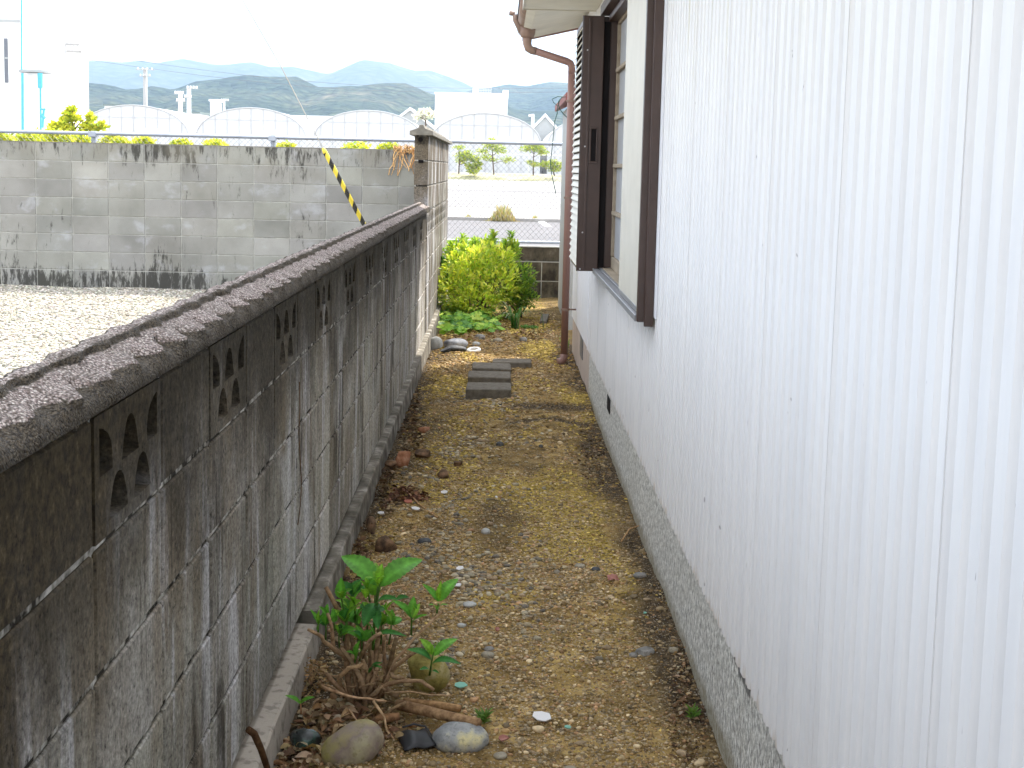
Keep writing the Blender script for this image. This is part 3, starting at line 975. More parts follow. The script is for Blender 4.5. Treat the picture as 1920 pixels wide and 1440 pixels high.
def siding(y0, y1, z0, z1, mb, xf=.603, first=1.733, panel=.6195, ribs=9):
    """trapezoidal ribs and panel laps, extruded upward"""
    pts = []
    per = panel / ribs
    k0 = math.floor((y0 - first) / per); k1 = math.ceil((y1 - first) / per)
    for k in range(k0, k1 + 1):
        a = first + k * per
        seam = (k % ribs == 0)
        dep = .016
        if seam: pts += [(a - .0022, xf), (a - .0012, xf + .005), (a + .0002, xf + .005), (a + .0012, xf - .0012), (a + .008, xf - .0008)]
        pts += [(a + .012, xf), (a + .034, xf), (a + .037, xf + dep * .25), (a + .0425, xf + dep * .85), (a + .046, xf + dep), (a + .0535, xf + dep), (a + .057, xf + dep * .85), (a + .0625, xf + dep * .25), (a + .0655, xf)]
    pts = [p for p in pts if y0 < p[0] < y1]
    pts = [(y0, xf)] + pts + [(y1, xf)]
    vs = []; fs = []
    zs = [z0, z1]
    R = random.Random(2)
    for (a, xx) in pts:
        vs += [(xx, a, z0), (xx, a, z1)]
    n = len(pts)
    for i in range(n - 1): fs.append((2 * i, 2 * i + 1, 2 * i + 3, 2 * i + 2))
    # sheet thickness at the lower edge
    vs += [(HX + .004, a, z0) for a, xx in pts]
    for i in range(n - 1): fs.append((2 * i, 2 * i + 2, 2 * n + i + 1, 2 * n + i))
    mb.add(vs, fs)


WY0, WY1 = 5.06, 7.47          # window opening along the wall
WZ0, WZ1 = .962, 2.375
SZ0, SZT = .323, 2.56
sd = MB()
siding(HY0, WY0 + .01, SZ0, SZT, sd)
siding(WY0 + .01, HY1, SZ0, WZ0 - .005, sd, first=1.733)
siding(WY1 + .05, HY1, WZ0 - .005, SZT, sd)
siding(WY0 + .01, WY1 + .05, WZ1 + .06, SZT, sd)
sd.build('siding', M['white_siding'], house)
# structural body behind the cladding, with the opening left free
b = MB()
b.box(HX + .006, HX + .11, HY0, WY0, .329, SZT)
b.box(HX + .006, HX + .11, WY1 + .05, HY1 - .002, .329, SZT)
b.box(HX + .006, HX + .11, WY0 + .001, WY1 + .049, .329, WZ0 - .006)
b.box(HX + .006, HX + .11, WY0 + .001, WY1 + .049, WZ1 + .06, SZT)
b.box(HX + .12, 6.0, HY0, HY1 - .004, .3, SZT - .001)
b.build('wall_body', M['white_board'], house)
b = MB(); b.box(.599, .628, HY1, HY1 + .012, SZ0 - .003, SZT); b.build('corner_trim', M['white_board'], house)
b = MB(); b.box(.5965, .602, WY0 - .075, WY0 - .002, SZ0 + .64, SZT); b.build('trim_strip', M['white_board'], house)

# second part of the house, flat boards
b = MB(); b.box(HX - .002, 6.0, HY1 + .014, 11.0, SZ0 - .02, 2.66); b.build('board_cladding', M['white_board'], house)
b = MB(); b.box(HX + .006, 5.9, HY1 + .016, 10.98, -.08, SZ0 - .021); b.build('rear_foundation', M['pink_foundation'], house)
b = MB(); b.box(HX + .001, HX + .02, 9.55, 9.85, .14, .29); b.build('rear_vent', M['window_grey'], house)

# eaves
b = MB()
b.box(.125, 6.2, HY0 - .3, 8.86, 2.562, 2.585)
b.build('soffit', M['soffit_board'], house)
b = MB(); b.box(.118, .124, HY0 - .3, 8.86, 2.555, 2.70); b.box(.118, 6.2, 8.861, 8.872, 2.555, 2.70); b.build('fascia', M['cream_metal'], house)
b = MB()
b.add([(.02, HY0 - .35, 2.705), (.02, 8.95, 2.705), (3.4, 8.95, 3.9), (3.4, HY0 - .35, 3.9), (6.8, 8.95, 2.705), (6.8, HY0 - .35, 2.705),
       (.02, HY0 - .35, 2.76), (.02, 8.95, 2.76), (3.4, 8.95, 3.96), (3.4, HY0 - .35, 3.96), (6.8, 8.95, 2.76), (6.8, HY0 - .35, 2.76)],
      [(0, 3, 2, 1), (3, 5, 4, 2), (6, 7, 8, 9), (9, 8, 10, 11), (0, 1, 7, 6), (1, 2, 8, 7), (2, 4, 10, 8), (4, 5, 11, 10), (5, 3, 9, 11), (3, 0, 6, 9)])
b.build('roof', M['roof_tile'], house)
b = MB()   # rear lean-to roof, underside visible
p0 = [(.21, 2.585), (HX, 2.685), (3.4, 3.28), (3.4, 3.36), (.15, 2.67), (.15, 2.60)]
b.prism(p0, 'y', 8.90, 11.10)
b.build('rear_eave', M['soffit_board'], house)
b = MB(); b.prism([(.15, 2.562), (HX + .05, 2.682), (HX + .05, 2.74), (.15, 2.64)], 'y', 11.101, 11.13); b.build('rear_verge', M['brown_pipe'], house)
b = MB(); b.prism([(.10, 2.675), (3.45, 3.375), (3.45, 3.43), (.10, 2.73)], 'y', 8.88, 11.18); b.build('rear_roof', M['roof_tile'], house)


def half_gutter(x, z, r, y0, y1, mb, t_=.004):
    vs = []; fs = []
    n = 12
    for y in (y0, y1):
        for q in range(n + 1):
            a = math.pi + math.pi * q / n
            vs.append((x + r * math.cos(a), y, z + r * math.sin(a)))
        for q in range(n, -1, -1):
            a = math.pi + math.pi * q / n
            vs.append((x + (r - t_) * math.cos(a), y, z + (r - t_) * math.sin(a)))
    m = 2 * (n + 1)
    for q in range(m):
        fs.append((q, (q + 1) % m, (q + 1) % m + m, q + m))
    fs.append(tuple(range(n + 1))); fs.append(tuple(range(m, m + n + 1)))
    mb.add(vs, fs)


g = MB(); half_gutter(.165, 2.66, .060, 8.70, 11.10, g); g.build('gutter', M['weathered_gutter'], house, True)
# collector box and elbow, crossing pipe, downpipe
gx = .18
b = MB()
b.tube([(gx, 10.42, 2.615), (gx, 10.42, 2.56), (gx, 10.42, 2.53), (gx, 10.42, 2.525)], [.064, .060, .050, .034], 14)
b.tube([(gx - .10, 10.42, 2.70), (gx - .095, 10.42, 2.66), (gx - .06, 10.42, 2.60), (gx - .03, 10.42, 2.57)], [.020, .022, .026, .028], 10)
b.tube([(gx - .145, 10.42, 2.71), (gx - .10, 10.42, 2.705)], .018, 10)
b.build('gutter_outlet', M['weathered_gutter'], house, True)
b = MB()
top = Vector((.505, 10.40, 2.335))
b.tube([(gx, 10.42, 2.545), (gx, 10.42, 2.48), (gx + .012, 10.42, 2.445), (gx + .04, 10.42, 2.43), (gx + .07, 10.42, 2.425)], [.036, .034, .033, .031, .031], 12)
b.build('elbow', M['weathered_gutter'], house, True)
b = MB()
b.tube([(gx + .055, 10.42, 2.428), (.49, 10.41, 2.352), (.518, 10.41, 2.338), (.530, 10.41, 2.31), (.530, 10.41, 2.26)], .029, 12)
b.build('crossing_pipe', M['brown_pipe'], house, True)
b = MB()
b.tube([(.530, 10.41, 2.262), (.530, 10.41, 1.60), (.530, 10.41, .03)], [.0285, .0285, .0285], 14)
b.tube([(.530, 10.41, .06), (.524, 10.405, .02), (.502, 10.39, .004), (.477, 10.385, .0)], [.031, .032, .031, .030], 12)
b.build('downpipe', M['brown_pipe'], house, True)
for zz in (.42, 1.30, 2.05):
    b = MB(); b.tube([(.530, 10.41, zz - .008), (.530, 10.41, zz + .008)], .036, 14); b.box(.56, .617, 10.405, 10.415, zz - .006, zz + .006)
    b.build('pipe_bracket', M['weathered_gutter'], house)

# ------------------------------------------------------------------ window (part of the house) with its pieces
win = MB()
XF = .535
# outer frame: near jamb, head, sill rail, far jamb
win.bbox(XF, .5975, WY0, WY0 + .035, WZ0 - .02, WZ1 + .055, .002)
win.bbox(XF + .026, .5955, WY0 - .020, WY0 - .0005, WZ0 - .035, WZ1 + .05, .002)
win.bbox(XF, .628, WY0 + .036, WY1 + .05, WZ1, WZ1 + .055, .002)
win.bbox(.590, .668, WY1 + .004, WY1 + .045, WZ0 + .012, WZ1 - .001, .002)
win.bbox(XF + .045, .628, WY0 + .036, WY1 + .003, WZ1 - .035, WZ1 - .001, .002)
wf = win.build('window_frame', M['brown_metal'], house)
b = MB(); b.bbox(XF - .006, XF + .028, WY0 + .036, WY1 + .003, WZ0 - .022, WZ0 + .004, .002); b.bbox(XF + .032, XF + .045, WY0 + .036, WY1 + .003, WZ0 - .012, WZ0 + .008, .001)
b.build('sill_rail', M['grey_metal'], wf)
b = MB(); b.bbox(XF + .048, .70, WY0 + .036, WY1 + .003, WZ0 - .010, WZ0 + .010, .002); b.build('sill_board', M['aged_wood'], wf)
b = MB(); b.box(.74, .745, WY0, WY1 + .05, WZ0 - .02, WZ1 + .05); b.box(.63, .74, WY0 + .02, WY0 + .034, WZ0, WZ1); b.box(.67, .74, WY1 + .01, WY1 + .05, WZ0, WZ1); b.box(.63, .74, WY0 + .035, WY1, WZ1 + .001, WZ1 + .05)
b.box(.556, .5895, WY1 - .004, WY1 + .03, WZ0 + .012, WZ1 - .037); b.build('reveal_shade', M['gap_shade'], wf)  # near-black lining and strip stand in for the shade in the gap
# cream storm shutter drawn part of the way
b = MB(); b.bbox(XF + .006, XF + .026, WY0 + .036, 5.95, WZ0 + .030, WZ1 - .002, .002)
b.build('storm_shutter', M['cream_metal'], wf)
b = MB(); b.bbox(XF + .008, XF + .024, WY0 + .037, 5.94, WZ0 + .006, WZ0 + .029, .002); b.build('shutter_rail', M['grey_metal'], wf)
# wooden sash with bars and frosted panes
b = MB()
b.bbox(0.630, 0.654, 5.0, WY1 - .005, WZ0 + .011, WZ0 + .075, .003)
b.bbox(0.630, 0.654, 5.0, WY1 - .005, WZ1 - .05, WZ1 - .004, .003)
b.bbox(0.628, 0.656, WY1 - .03, WY1 - .002, WZ0 + .076, WZ1 - .051, .002)
b.build('sash', M['aged_wood'], wf)
b = MB()
for q in range(1, 5):
    zz = WZ0 + .06 + q * .262
    b.bbox(0.622, 0.644, 5.0, WY1 - .031, zz - .011, zz + .011, .003)
b.build('sash_bars', M['aged_wood'], wf)
b = MB(); b.box(.6455, .649, 5.0, WY1 - .031, WZ0 + .076, WZ1 - .051); b.build('frosted_panes', M['frosted_glass'], wf)
# shutter box with louvres beyond the opening
BX0, BX1, BY0, BY1 = .436, .601, WY1 - .02, 8.28
BZ0, BZ1 = .952, 2.368
b = MB()
b.bbox(BX0 + .004, BX0 + .118, BY0, BY0 + .03, BZ0, BZ1, .002)
b.bbox(BX0 + .012, BX1, BY1 - .03, BY1, BZ0 + .002, BZ1 - .002, .002)
b.bbox(BX0 + .010, BX1, BY0 + .031, BY1 - .031, BZ1 - .030, BZ1 - .001, .002)
b.bbox(BX0 + .010, BX1, BY0 + .031, BY1 - .031, BZ0 + .001, BZ0 + .030, .002)
b.box(BX0 + .045, BX1 - .001, BY0 + .032, BY1 - .032, BZ0 + .031, BZ1 - .031)
b.bbox(BX0 + .0335, BX0 + .0365 + .01, BY0 - .006, BY0 - .0005, BZ0 + .01, BZ1 - .01, .0015)
sb = b.build('shutter_box', M['brown_metal'], house)
b = MB()
nl = 34
for q in range(nl):
    zz = BZ0 + .045 + (BZ1 - BZ0 - .09) * q / (nl - 1)
    b.add([(BX0 - .002, BY0 + .034, zz - .016), (BX0 + .016, BY0 + .034, zz + .016), (BX0 + .020, BY0 + .034, zz + .015), (BX0 + .002, BY0 + .034, zz - .019),
           (BX0 - .002, BY1 - .034, zz - .016), (BX0 + .016, BY1 - .034, zz + .016), (BX0 + .020, BY1 - .034, zz + .015), (BX0 + .002, BY1 - .034, zz - .019)],
          [(0, 1, 2, 3), (4, 7, 6, 5), (0, 4, 5, 1), (1, 5, 6, 2), (2, 6, 7, 3), (3, 7, 4, 0)])
b.build('louvre_slats', M['cream_metal'], sb)
b = MB(); b.bbox(BX0 - .001, BX0 + .0035, BY0 + .002, BY0 + .032, BZ0 - .001, BZ1 + .001, .001); b.build('edge_trim', M['brown_metal'], sb)
# recessed handle on the near face
hx0, hx1, hz0, hz1 = BX0 + .052, BX0 + .098, 1.555, 1.76
b = MB()
b.bbox(hx0, hx1, BY0 - .009, BY0 - .0005, hz1 - .012, hz1, .002); b.bbox(hx0, hx1, BY0 - .009, BY0 - .0005, hz0, hz0 + .014, .002)
b.bbox(hx0, hx0 + .010, BY0 - .009, BY0 - .0005, hz0 + .0145, hz1 - .0125, .002); b.bbox(hx1 - .008, hx1, BY0 - .009, BY0 - .0005, hz0 + .0145, hz1 - .0125, .002)
b.build('handle', M['brown_metal'], sb)
b = MB(); b.box(hx0 + .0105, hx1 - .0085, BY0 - .004, BY0 - .0008, hz0 + .015, hz1 - .013); b.build('handle_recess', M['gap_shade'], sb)
for zz in (2.18, 1.65, 1.17):
    b = MB(); b.tube([(BX0 + .028, BY0 - .0035, zz), (BX0 + .028, BY0 + .001, zz)], .0045, 10); b.build('screw', M['screw_metal'], sb)
for xq in (.02, .095):
    b = MB(); b.tube([(BX0 + xq, BY0 - .0035, BZ0 + .012), (BX0 + xq, BY0 + .001, BZ0 + .012)], .0045, 10); b.build('screw', M['screw_metal'], sb)

# annex beyond, only a sliver in view, with its fascia and hanging cable
b = MB(); b.box(.66, 4.5, 12.4, 14.6, -.06, 2.14); b.build('annex_wall', M['grey_wall'], house)
b = MB(); b.prism([(.575, 2.15), (.60, 2.15), (2.6, 3.15), (2.6, 3.23), (.575, 2.215)], 'y', 12.2, 14.7); b.build('annex_roof', M['red_fascia'], house)
c0 = P(1050, 187, 12.3)
wr = MB()
wr.tube([P(x_, y_, 12.25) for x_, y_ in ((1058, 182), (1046, 181), (1035, 186), (1038, 192), (1046, 199), (1045, 212), (1040, 228), (1038, 250), (1035, 280), (1032, 305), (1034, 325), (1040, 352), (1042, 363))], .0042, 6)
wr.tube([P(x_, y_, 12.26) for x_, y_ in ((1050, 186), (1047, 196), (1050, 205), (1056, 213), (1065, 222))], .0045, 6)
wr.tube([P(x_, y_, 12.24) for x_, y_ in ((1066, 181), (1054, 182), (1047, 190), (1047, 197))], .0035, 6)
tag(wr.build('loose_cable', M['green_wire'], None, True), 'thin dark green cable hanging loose beside the downpipe', 'cable')

# ------------------------------------------------------------------ guy wire with striped guard in the gravel lot
def lerp(a, b_, k): return a + (b_ - a) * k


ga, gb = P(607, 281, 12.6), P(775, 592, 12.9)
gt = P(455 - .53 * 1500, -1500, 9.5)
guy = empty('guy_wire', gb, 'black and yellow striped guard on a slanting pole stay in the gravel lot', 'stay wire')
b = MB(); b.tube([ga, P(527, 125, 12.2), P(455, 0, 11.9), gt], .0055, 6); b.build('wire', M['steel_wire'], guy)
dv = (gb - ga)
b = MB(); b.tube([ga - dv * .012, ga, ga + dv * .01, gb], [.010, .018, .022, .022], 14); b.build('guard_tube', M['yellow_tube'], guy, True)
# black spiral band
b = MB()
u = dv.normalized(); e1 = u.cross(Vector((0, 1, 0))).normalized(); e2 = u.cross(e1)
Ln = dv.length; pitchs = .155; nn = int(Ln / .0065)
vs = []; fs = []
for q in range(nn):
    s0 = .03 + (Ln - .05) * q / nn
    for wv in np.linspace(0, .5, 8):
        a = 2 * math.pi * (s0 / pitchs + wv)
        vs.append(ga + u * s0 + (e1 * math.cos(a) + e2 * math.sin(a)) * .0232)
for q in range(nn - 1):
    for k in range(7):
        fs.append((q * 8 + k, q * 8 + k + 1, q * 8 + k + 9, q * 8 + k + 8))
b.add(vs, fs); b.build('black_stripe', M['black_tape'], guy, True)

# ------------------------------------------------------------------ paving blocks on the path
def G0(px, py, h=0.0): return G(px, py, h)


pav = [((873, 958), 746, 720, 8.70, .058, -.6, 'thick dark paving block lying nearest the camera in the row on the path'),
       ((877, 958), 721, 702, 9.20, .052, .3, 'dark paving block second from the camera on the path'),
       ((885, 958), 702, 685, 9.66, .045, 1.2, 'dark paving block third from the camera in the row on the path'),
       ((923, 996), 688, 675, 10.12, .034, -1.5, 'single thin paving block set off to the right behind the row')]
for (xa, xb), yb, yt, yd, hh, rot, lab in pav:
    A = G(xa, yb, .005); B = G(xb, yb, .005)
    yn = A.y
    dep = .26 if hh > .04 else .20
    b = MB(); wv = (B.x - A.x) / 2
    b.bbox(-wv, wv, 0, dep, -.02, hh + .008, .006)
    for q in range(len(b.v)):
        vx = b.v[q]
        b.v[q] = (vx[0] + random.uniform(-.002, .002), vx[1] + random.uniform(-.002, .002), vx[2])
    o = b.build('paving_block', M['paver_block'])
    o.location = ((A.x + B.x) / 2, yn, 0); o.rotation_euler = (rad(1.0), rad(rot * .8), rad(rot))
    tag(o, lab, 'paving block', 'paving blocks on the path')
# half-buried edging slab by the low wall
A = G(1022, 606)
b = MB(); b.bbox(-.035, .035, -.3, .35, -.02, .03, .005); o = b.build('edging_slab', M['paver_block']); o.location = (A.x, A.y + .25, 0); o.rotation_euler = (0, 0, rad(-4))
tag(o, 'narrow grey edging slab half buried beside the strap leaved plant', 'slab')


# ------------------------------------------------------------------ stones, bricks and litter as things of their own
def stone_mat(name, c1, c2, c3, sc, rough=.7, spec=.35):
    t = T(name, rough, spec)
    b = t.ramp(t.noise(sc, 5, obj=True), [(.38, c1), (.52, c2), (.66, c3)])
    b = t.mix(t.math('MULTIPLY', t.step(t.noise(sc * 9, 4, obj=True), .52, .7), .5), b, tuple(x * .5 for x in c1))
    t.base(b); t.bump(t.noise(sc * 5, 5, obj=True), .35, .006); M[name] = t.m


stone_mat('olive_boulder', (.34, .30, .10), (.24, .185, .16), (.46, .42, .26), 8)
stone_mat('mottled_stone', (.20, .205, .205), (.33, .335, .32), (.66, .58, .30), 13)
stone_mat('mossy_rock', (.18, .15, .045), (.32, .27, .08), (.45, .38, .20), 18, .95, .1)
stone_mat('dark_rock', (.018, .022, .022), (.035, .045, .042), (.06, .16, .12), 16, .25, .6)
stone_mat('white_stone', (.36, .36, .33), (.48, .48, .45), (.58, .57, .53), 12)
stone_mat('striped_stone', (.09, .09, .10), (.32, .33, .35), (.50, .50, .50), 9)
stone_mat('grey_stone', (.15, .145, .13), (.24, .23, .21), (.34, .32, .29), 20)
stone_mat('slate_stone', (.045, .048, .052), (.08, .085, .09), (.13, .13, .13), 24)
stone_mat('tan_stone', (.22, .185, .13), (.32, .28, .20), (.42, .38, .30), 20)
stone_mat('brick_piece', (.26, .11, .055), (.38, .18, .10), (.48, .27, .17), 26, .95, .1)
stone_mat('dark_brick', (.08, .055, .04), (.18, .115, .07), (.32, .19, .11), 26, .95, .1)
stone_mat('pink_tile', (.28, .11, .085), (.38, .17, .13), (.45, .24, .19), 30, .7, .2)


def stone(name, px, pybase, wpx, hpx, mat, label, cat='stone', angular=0, seed=1, depth=.75, group=None, lift=0, rot=None):
    g = G(px, pybase)
    d = g.y
    sc = F / d
    wx = wpx / sc / 2; hz = hpx / sc / 2
    R = np.random.default_rng(seed)
    V, Fa = ICO[3 if not angular else 2]
    V = V.copy()
    if angular:
        if 'brick' in mat: V = V * .35 + .65 * V / np.abs(V).max(1)[:, None]
        # cut by random planes for chipped faces
        for q in range(angular):
            nrm = R.normal(size=3); nrm[2] *= .6; nrm /= np.linalg.norm(nrm)
            dlim = .45 + .3 * R.random()
            dd = V @ nrm
            V = V - np.where(dd > dlim, dd - dlim, 0)[:, None] * nrm
        V /= np.abs(V).max(0)
    else:
        ph = R.random(6) * 6
        k = 1 + .07 * np.sin(V[:, 0] * 2.1 + ph[0]) + .06 * np.sin(V[:, 1] * 2.7 + ph[1]) + .05 * np.sin(V[:, 2] * 3 + ph[2]) + .03 * np.sin(V[:, 0] * 6 + V[:, 1] * 5 + ph[3])
        V = V * k[:, None]
        V = np.sign(V) * np.abs(V) ** .92
    V = V * np.array([wx, wx * depth, max(hz, wx * .25)])
    o = np_mesh(name, V, Fa, M[mat], None, np.ones((len(V), 3)), not angular)
    o.location = (g.x, g.y + wx * depth * .6, float(gz(g.x, g.y)) + hz * .55 + lift + (.012 if 'brick' in mat else 0))
    o.rotation_euler = (0, 0, rot if rot is not None else R.random() * .6 - .3)
    return tag(o, label, cat, group)


SG = 'stones lying in the alley'
stone('stone', 655, 1440, 130, 74, 'olive_boulder', 'large smooth olive boulder at the lower edge beside the wall plinth', seed=3, group=SG, rot=.35, depth=.62).rotation_euler = (.1, -.42, .3)
stone('stone', 862, 1404, 112, 60, 'mottled_stone', 'flat oval stone mottled grey and yellow beside the cut stick', seed=5, group=SG, rot=-.1)
stone('stone', 796, 1303, 98, 96, 'mossy_rock', 'rounded mossy rock behind the right leaves of the hydrangea stump', seed=8, group=SG, angular=7)
stone('stone', 573, 1398, 66, 60, 'dark_rock', 'dark glossy greenish rock between the boulder and the plinth', seed=12, group=SG, angular=9)
stone('stone', 817, 652, 27, 26, 'white_stone', 'round white stone against the foot of the wall by the ground cover', seed=2, group=SG)
stone('stone', 853, 657, 46, 24, 'striped_stone', 'grey and white streaked stone behind the flat dark rock', seed=4, group=SG)
stone('stone', 848, 664, 56, 16, 'slate_stone', 'flat black rock in front of the streaked stone', seed=6, group=SG, angular=6, depth=.4)
stone('stone', 893, 651, 16, 10, 'white_stone', 'small white stone just behind the pale ring', seed=7, group=SG)
stone('stone', 899, 636, 20, 13, 'grey_stone', 'round grey stone at the right foot of the ground cover', seed=9, group=SG)
stone('stone', 981, 641, 14, 10, 'grey_stone', 'small grey stone below the strap leaved plant', seed=10, group=SG)
stone('stone', 933, 642, 18, 9, 'tan_stone', 'small tan stone right of the pale ring', seed=29, group=SG)
stone('stone', 1014, 334 + 505, 9, 6, 'slate_stone', 'tiny black pebble right of the path middle below the dark bands', seed=11, group=SG)
stone('stone', 937, 836, 15, 12, 'slate_stone', 'dark round stone in the middle of the path beyond the brick pieces', seed=13, group=SG)
stone('stone', 795, 1018, 26, 12, 'slate_stone', 'dark flat pebble right of the nearest broken brick', seed=14, group=SG)
stone('stone', 911, 1000, 17, 15, 'white_stone', 'small pale stone in the middle of the mossy path', seed=15, group=SG)
stone('stone', 1201, 1086, 25, 13, 'grey_stone', 'pale grey pebble near the house foundation right of the pink tile shard', seed=16, group=SG)
stone('stone', 1117, 1067, 16, 9, 'slate_stone', 'dark pebble up and left of the pink tile shard', seed=17, group=SG)
stone('stone', 1088, 1060, 22, 10, 'tan_stone', 'tan pebble left of the dark pebble above the tile shard', seed=18, group=SG)
stone('stone', 1210, 1224, 40, 18, 'grey_stone', 'broad flat grey stone near the house foundation', seed=19, group=SG, angular=6)
stone('stone', 1188, 1228, 17, 10, 'grey_stone', 'small stone touching the left of the broad flat stone', seed=20, group=SG)
stone('stone', 1263, 1224, 20, 12, 'tan_stone', 'tan stone between the broad flat stone and the foundation', seed=21, group=SG)
stone('stone', 881, 1137, 26, 11, 'white_stone', 'pale oval pebble right of the hydrangea top leaves', seed=22, group=SG)
stone('stone', 915, 1240, 25, 16, 'tan_stone', 'cream pebble right of the mossy rock', seed=23, group=SG)
stone('stone', 917, 1226, 20, 9, 'grey_stone', 'flat grey pebble right behind the cream pebble', seed=24, group=SG)
stone('stone', 938, 1420, 27, 13, 'tan_stone', 'cream pebble right of the mottled oval stone', seed=25, group=SG)
stone('stone', 1070, 1447, 26, 12, 'tan_stone', 'tan pebble cut by the lower edge of the view', seed=26, group=SG)
stone('stone', 866, 1173, 16, 10, 'white_stone', 'small white pebble above the lower right hydrangea shoot', seed=27, group=SG)
stone('stone', 1020, 916, 10, 7, 'tan_stone', 'small tan pebble on the far mossy patch', seed=28, group=SG)
BG = 'broken brick pieces along the left edge of the path'
stone('brick_fragment', 722, 1030, 46, 34, 'dark_brick', 'nearest broken brick with a worn brown face on the left edge of the path', 'brick', 6, 31, .8, BG)
stone('brick_fragment', 695, 1000, 28, 32, 'dark_brick', 'dark upright brick lump against the plinth behind the nearest broken brick', 'brick', 8, 32, .8, BG)
stone('brick_fragment', 754, 872, 40, 30, 'brick_piece', 'reddest brick fragment tilted near the wall foot', 'brick', 6, 33, .8, BG)
stone('brick_fragment', 792, 862, 30, 15, 'dark_brick', 'flat dark brick piece right of the reddest fragment', 'brick', 6, 34, .8, BG)
stone('brick_fragment', 728, 877, 30, 13, 'dark_brick', 'flat brown brick chip left of the reddest fragment', 'brick', 6, 35, .8, BG)
stone('brick_fragment', 829, 895, 26, 16, 'dark_brick', 'small square brown brick piece in the path beyond the dry leaves', 'brick', 6, 36, .8, BG)
stone('brick_fragment', 794, 815, 24, 13, 'brick_piece', 'farthest brick fragment near the dark patch by the wall', 'brick', 6, 37, .8, BG)
stone('brick_fragment', 858, 875, 20, 9, 'dark_brick', 'thin brick flake in the path right of the flat dark piece', 'brick', 6, 41, .8, BG)

# curved pink tile shard
g = G(1150, 1094)
b = MB()
R_ = .10
for q in range(9):
    a = (q / 8 - .5) * .75
    for (rr_, dz_) in ((R_, 0), (R_ - .007, 0)):
        for yy in (-.012, .022):
            b.v.append((math.sin(a) * rr_, yy + .004 * math.sin(q * 2.1), (math.cos(a) - .93) * rr_ * 1.3 + .006)); b.c.append((1, 1, 1))
for q in range(8):
    i0 = q * 4; i1 = i0 + 4
    b.f += [(i0, i0 + 1, i1 + 1, i1), (i0 + 2, i1 + 2, i1 + 3, i0 + 3), (i0, i1, i1 + 2, i0 + 2), (i0 + 1, i0 + 3, i1 + 3, i1 + 1)]
b.f += [(0, 2, 3, 1), (32, 33, 35, 34)]
for q in range(len(b.v)): b.v[q] = tuple(c_ * s_ for c_, s_ in zip(b.v[q], (.55, 1, .9)))
o = b.build('tile_shard', M['pink_tile']); o.location = (g.x, g.y + .01, float(gz(g.x, g.y)) + .006); o.rotation_euler = (rad(18), 0, .1)
tag(o, 'curved pink roof tile shard lying on the path near the house', 'tile shard')


def chip(px, py, wpx, hpx, mat, label, rot=0, cat='litter', name='chip', group=None, up=.012):
    g = G(px, py); s_ = g.y / F
    R = random.Random(int(px * 7 + py))
    n = 7
    pts = []
    for q in range(n):
        a = 2 * math.pi * q / n; k = .75 + .35 * R.random()
        pts.append((math.cos(a) * wpx * s_ / 2 * k, math.sin(a) * wpx * s_ * .32 * k))
    b = MB(); b.prism(pts, 'z', 0, .004)
    o = b.build(name, M[mat]); o.location = (g.x, g.y, float(gz(g.x, g.y)) + up * .6); o.rotation_euler = (rad(20 + 10 * R.random()), rad(R.uniform(-8, 8)), rot)
    return tag(o, label, cat, group)


simple('paper_white', (.78, .76, .75), .7, .2, var=.03)
simple('mint_plastic', (.22, .48, .38), .6, .3, var=.05)
simple('red_chip', (.42, .15, .10), .8, .2, var=.1)
chip(1015, 1347, 42, 9, 'paper_white', 'thin white shard on the near part of the path', -.35, 'shard', 'white_shard', up=.02)
chip(930, 940, 10, 14, 'paper_white', 'narrow white sliver in the middle of the path', 1.4, 'shard', 'white_shard', up=.02)
chip(833, 925, 14, 7, 'paper_white', 'small white and pink shard right of the dry leaf heap', .2, 'shard', 'white_shard', up=.02)
chip(779, 969, 18, 8, 'paper_white', 'white flake left of the path middle near the red chip', .1, 'shard', 'white_shard', up=.02)
chip(714, 965, 14, 7, 'paper_white', 'white flake nearest the wall plinth', -.3, 'shard', 'white_shard', up=.02)
chip(862, 1066, 18, 7, 'paper_white', 'white shard on the gravel behind the hydrangea', .1, 'shard', 'white_shard', up=.02)
chip(859, 1105, 16, 8, 'paper_white', 'white chip beside the right hydrangea leaf', -.5, 'shard', 'white_shard', up=.02)
chip(765, 948, 18, 12, 'red_chip', 'flat red chip in front of the dry leaf heap', .2, 'chip', up=.02)
chip(944, 1392, 24, 14, 'pink_tile', 'flat pink chip right of the mottled oval stone', -.2, 'chip', up=.02)
chip(1064, 1365, 13, 6, 'mint_plastic', 'tiny mint green chip near the white shard', .1, 'chip', up=.02)
chip(1209, 1152, 7, 9, 'mint_plastic', 'tiny mint green chip near the house foundation', .6, 'chip', up=.02)
chip(863, 1296, 26, 7, 'mint_plastic', 'mint green sliver beside the mossy rock', .1, 'chip', up=.02)
chip(932, 1187, 14, 16, 'pink_tile', 'narrow brown pink chip standing in the path', 1.2, 'chip', up=.02)
# pale ring (broken pot rim)
g = G(886, 661)
b = MB()
b.tube([(math.cos(a) * .048, math.sin(a) * .040, 0) for a in np.linspace(.2, 6.1, 22)], .013, 8)
o = b.build('pot_rim', M['white_wall'], None, True); o.location = (g.x + .01, g.y + .03, .018); o.rotation_euler = (rad(12), rad(-6), 0)
tag(o, 'pale ring shaped pot rim lying among the stones by the ground cover', 'pot rim')


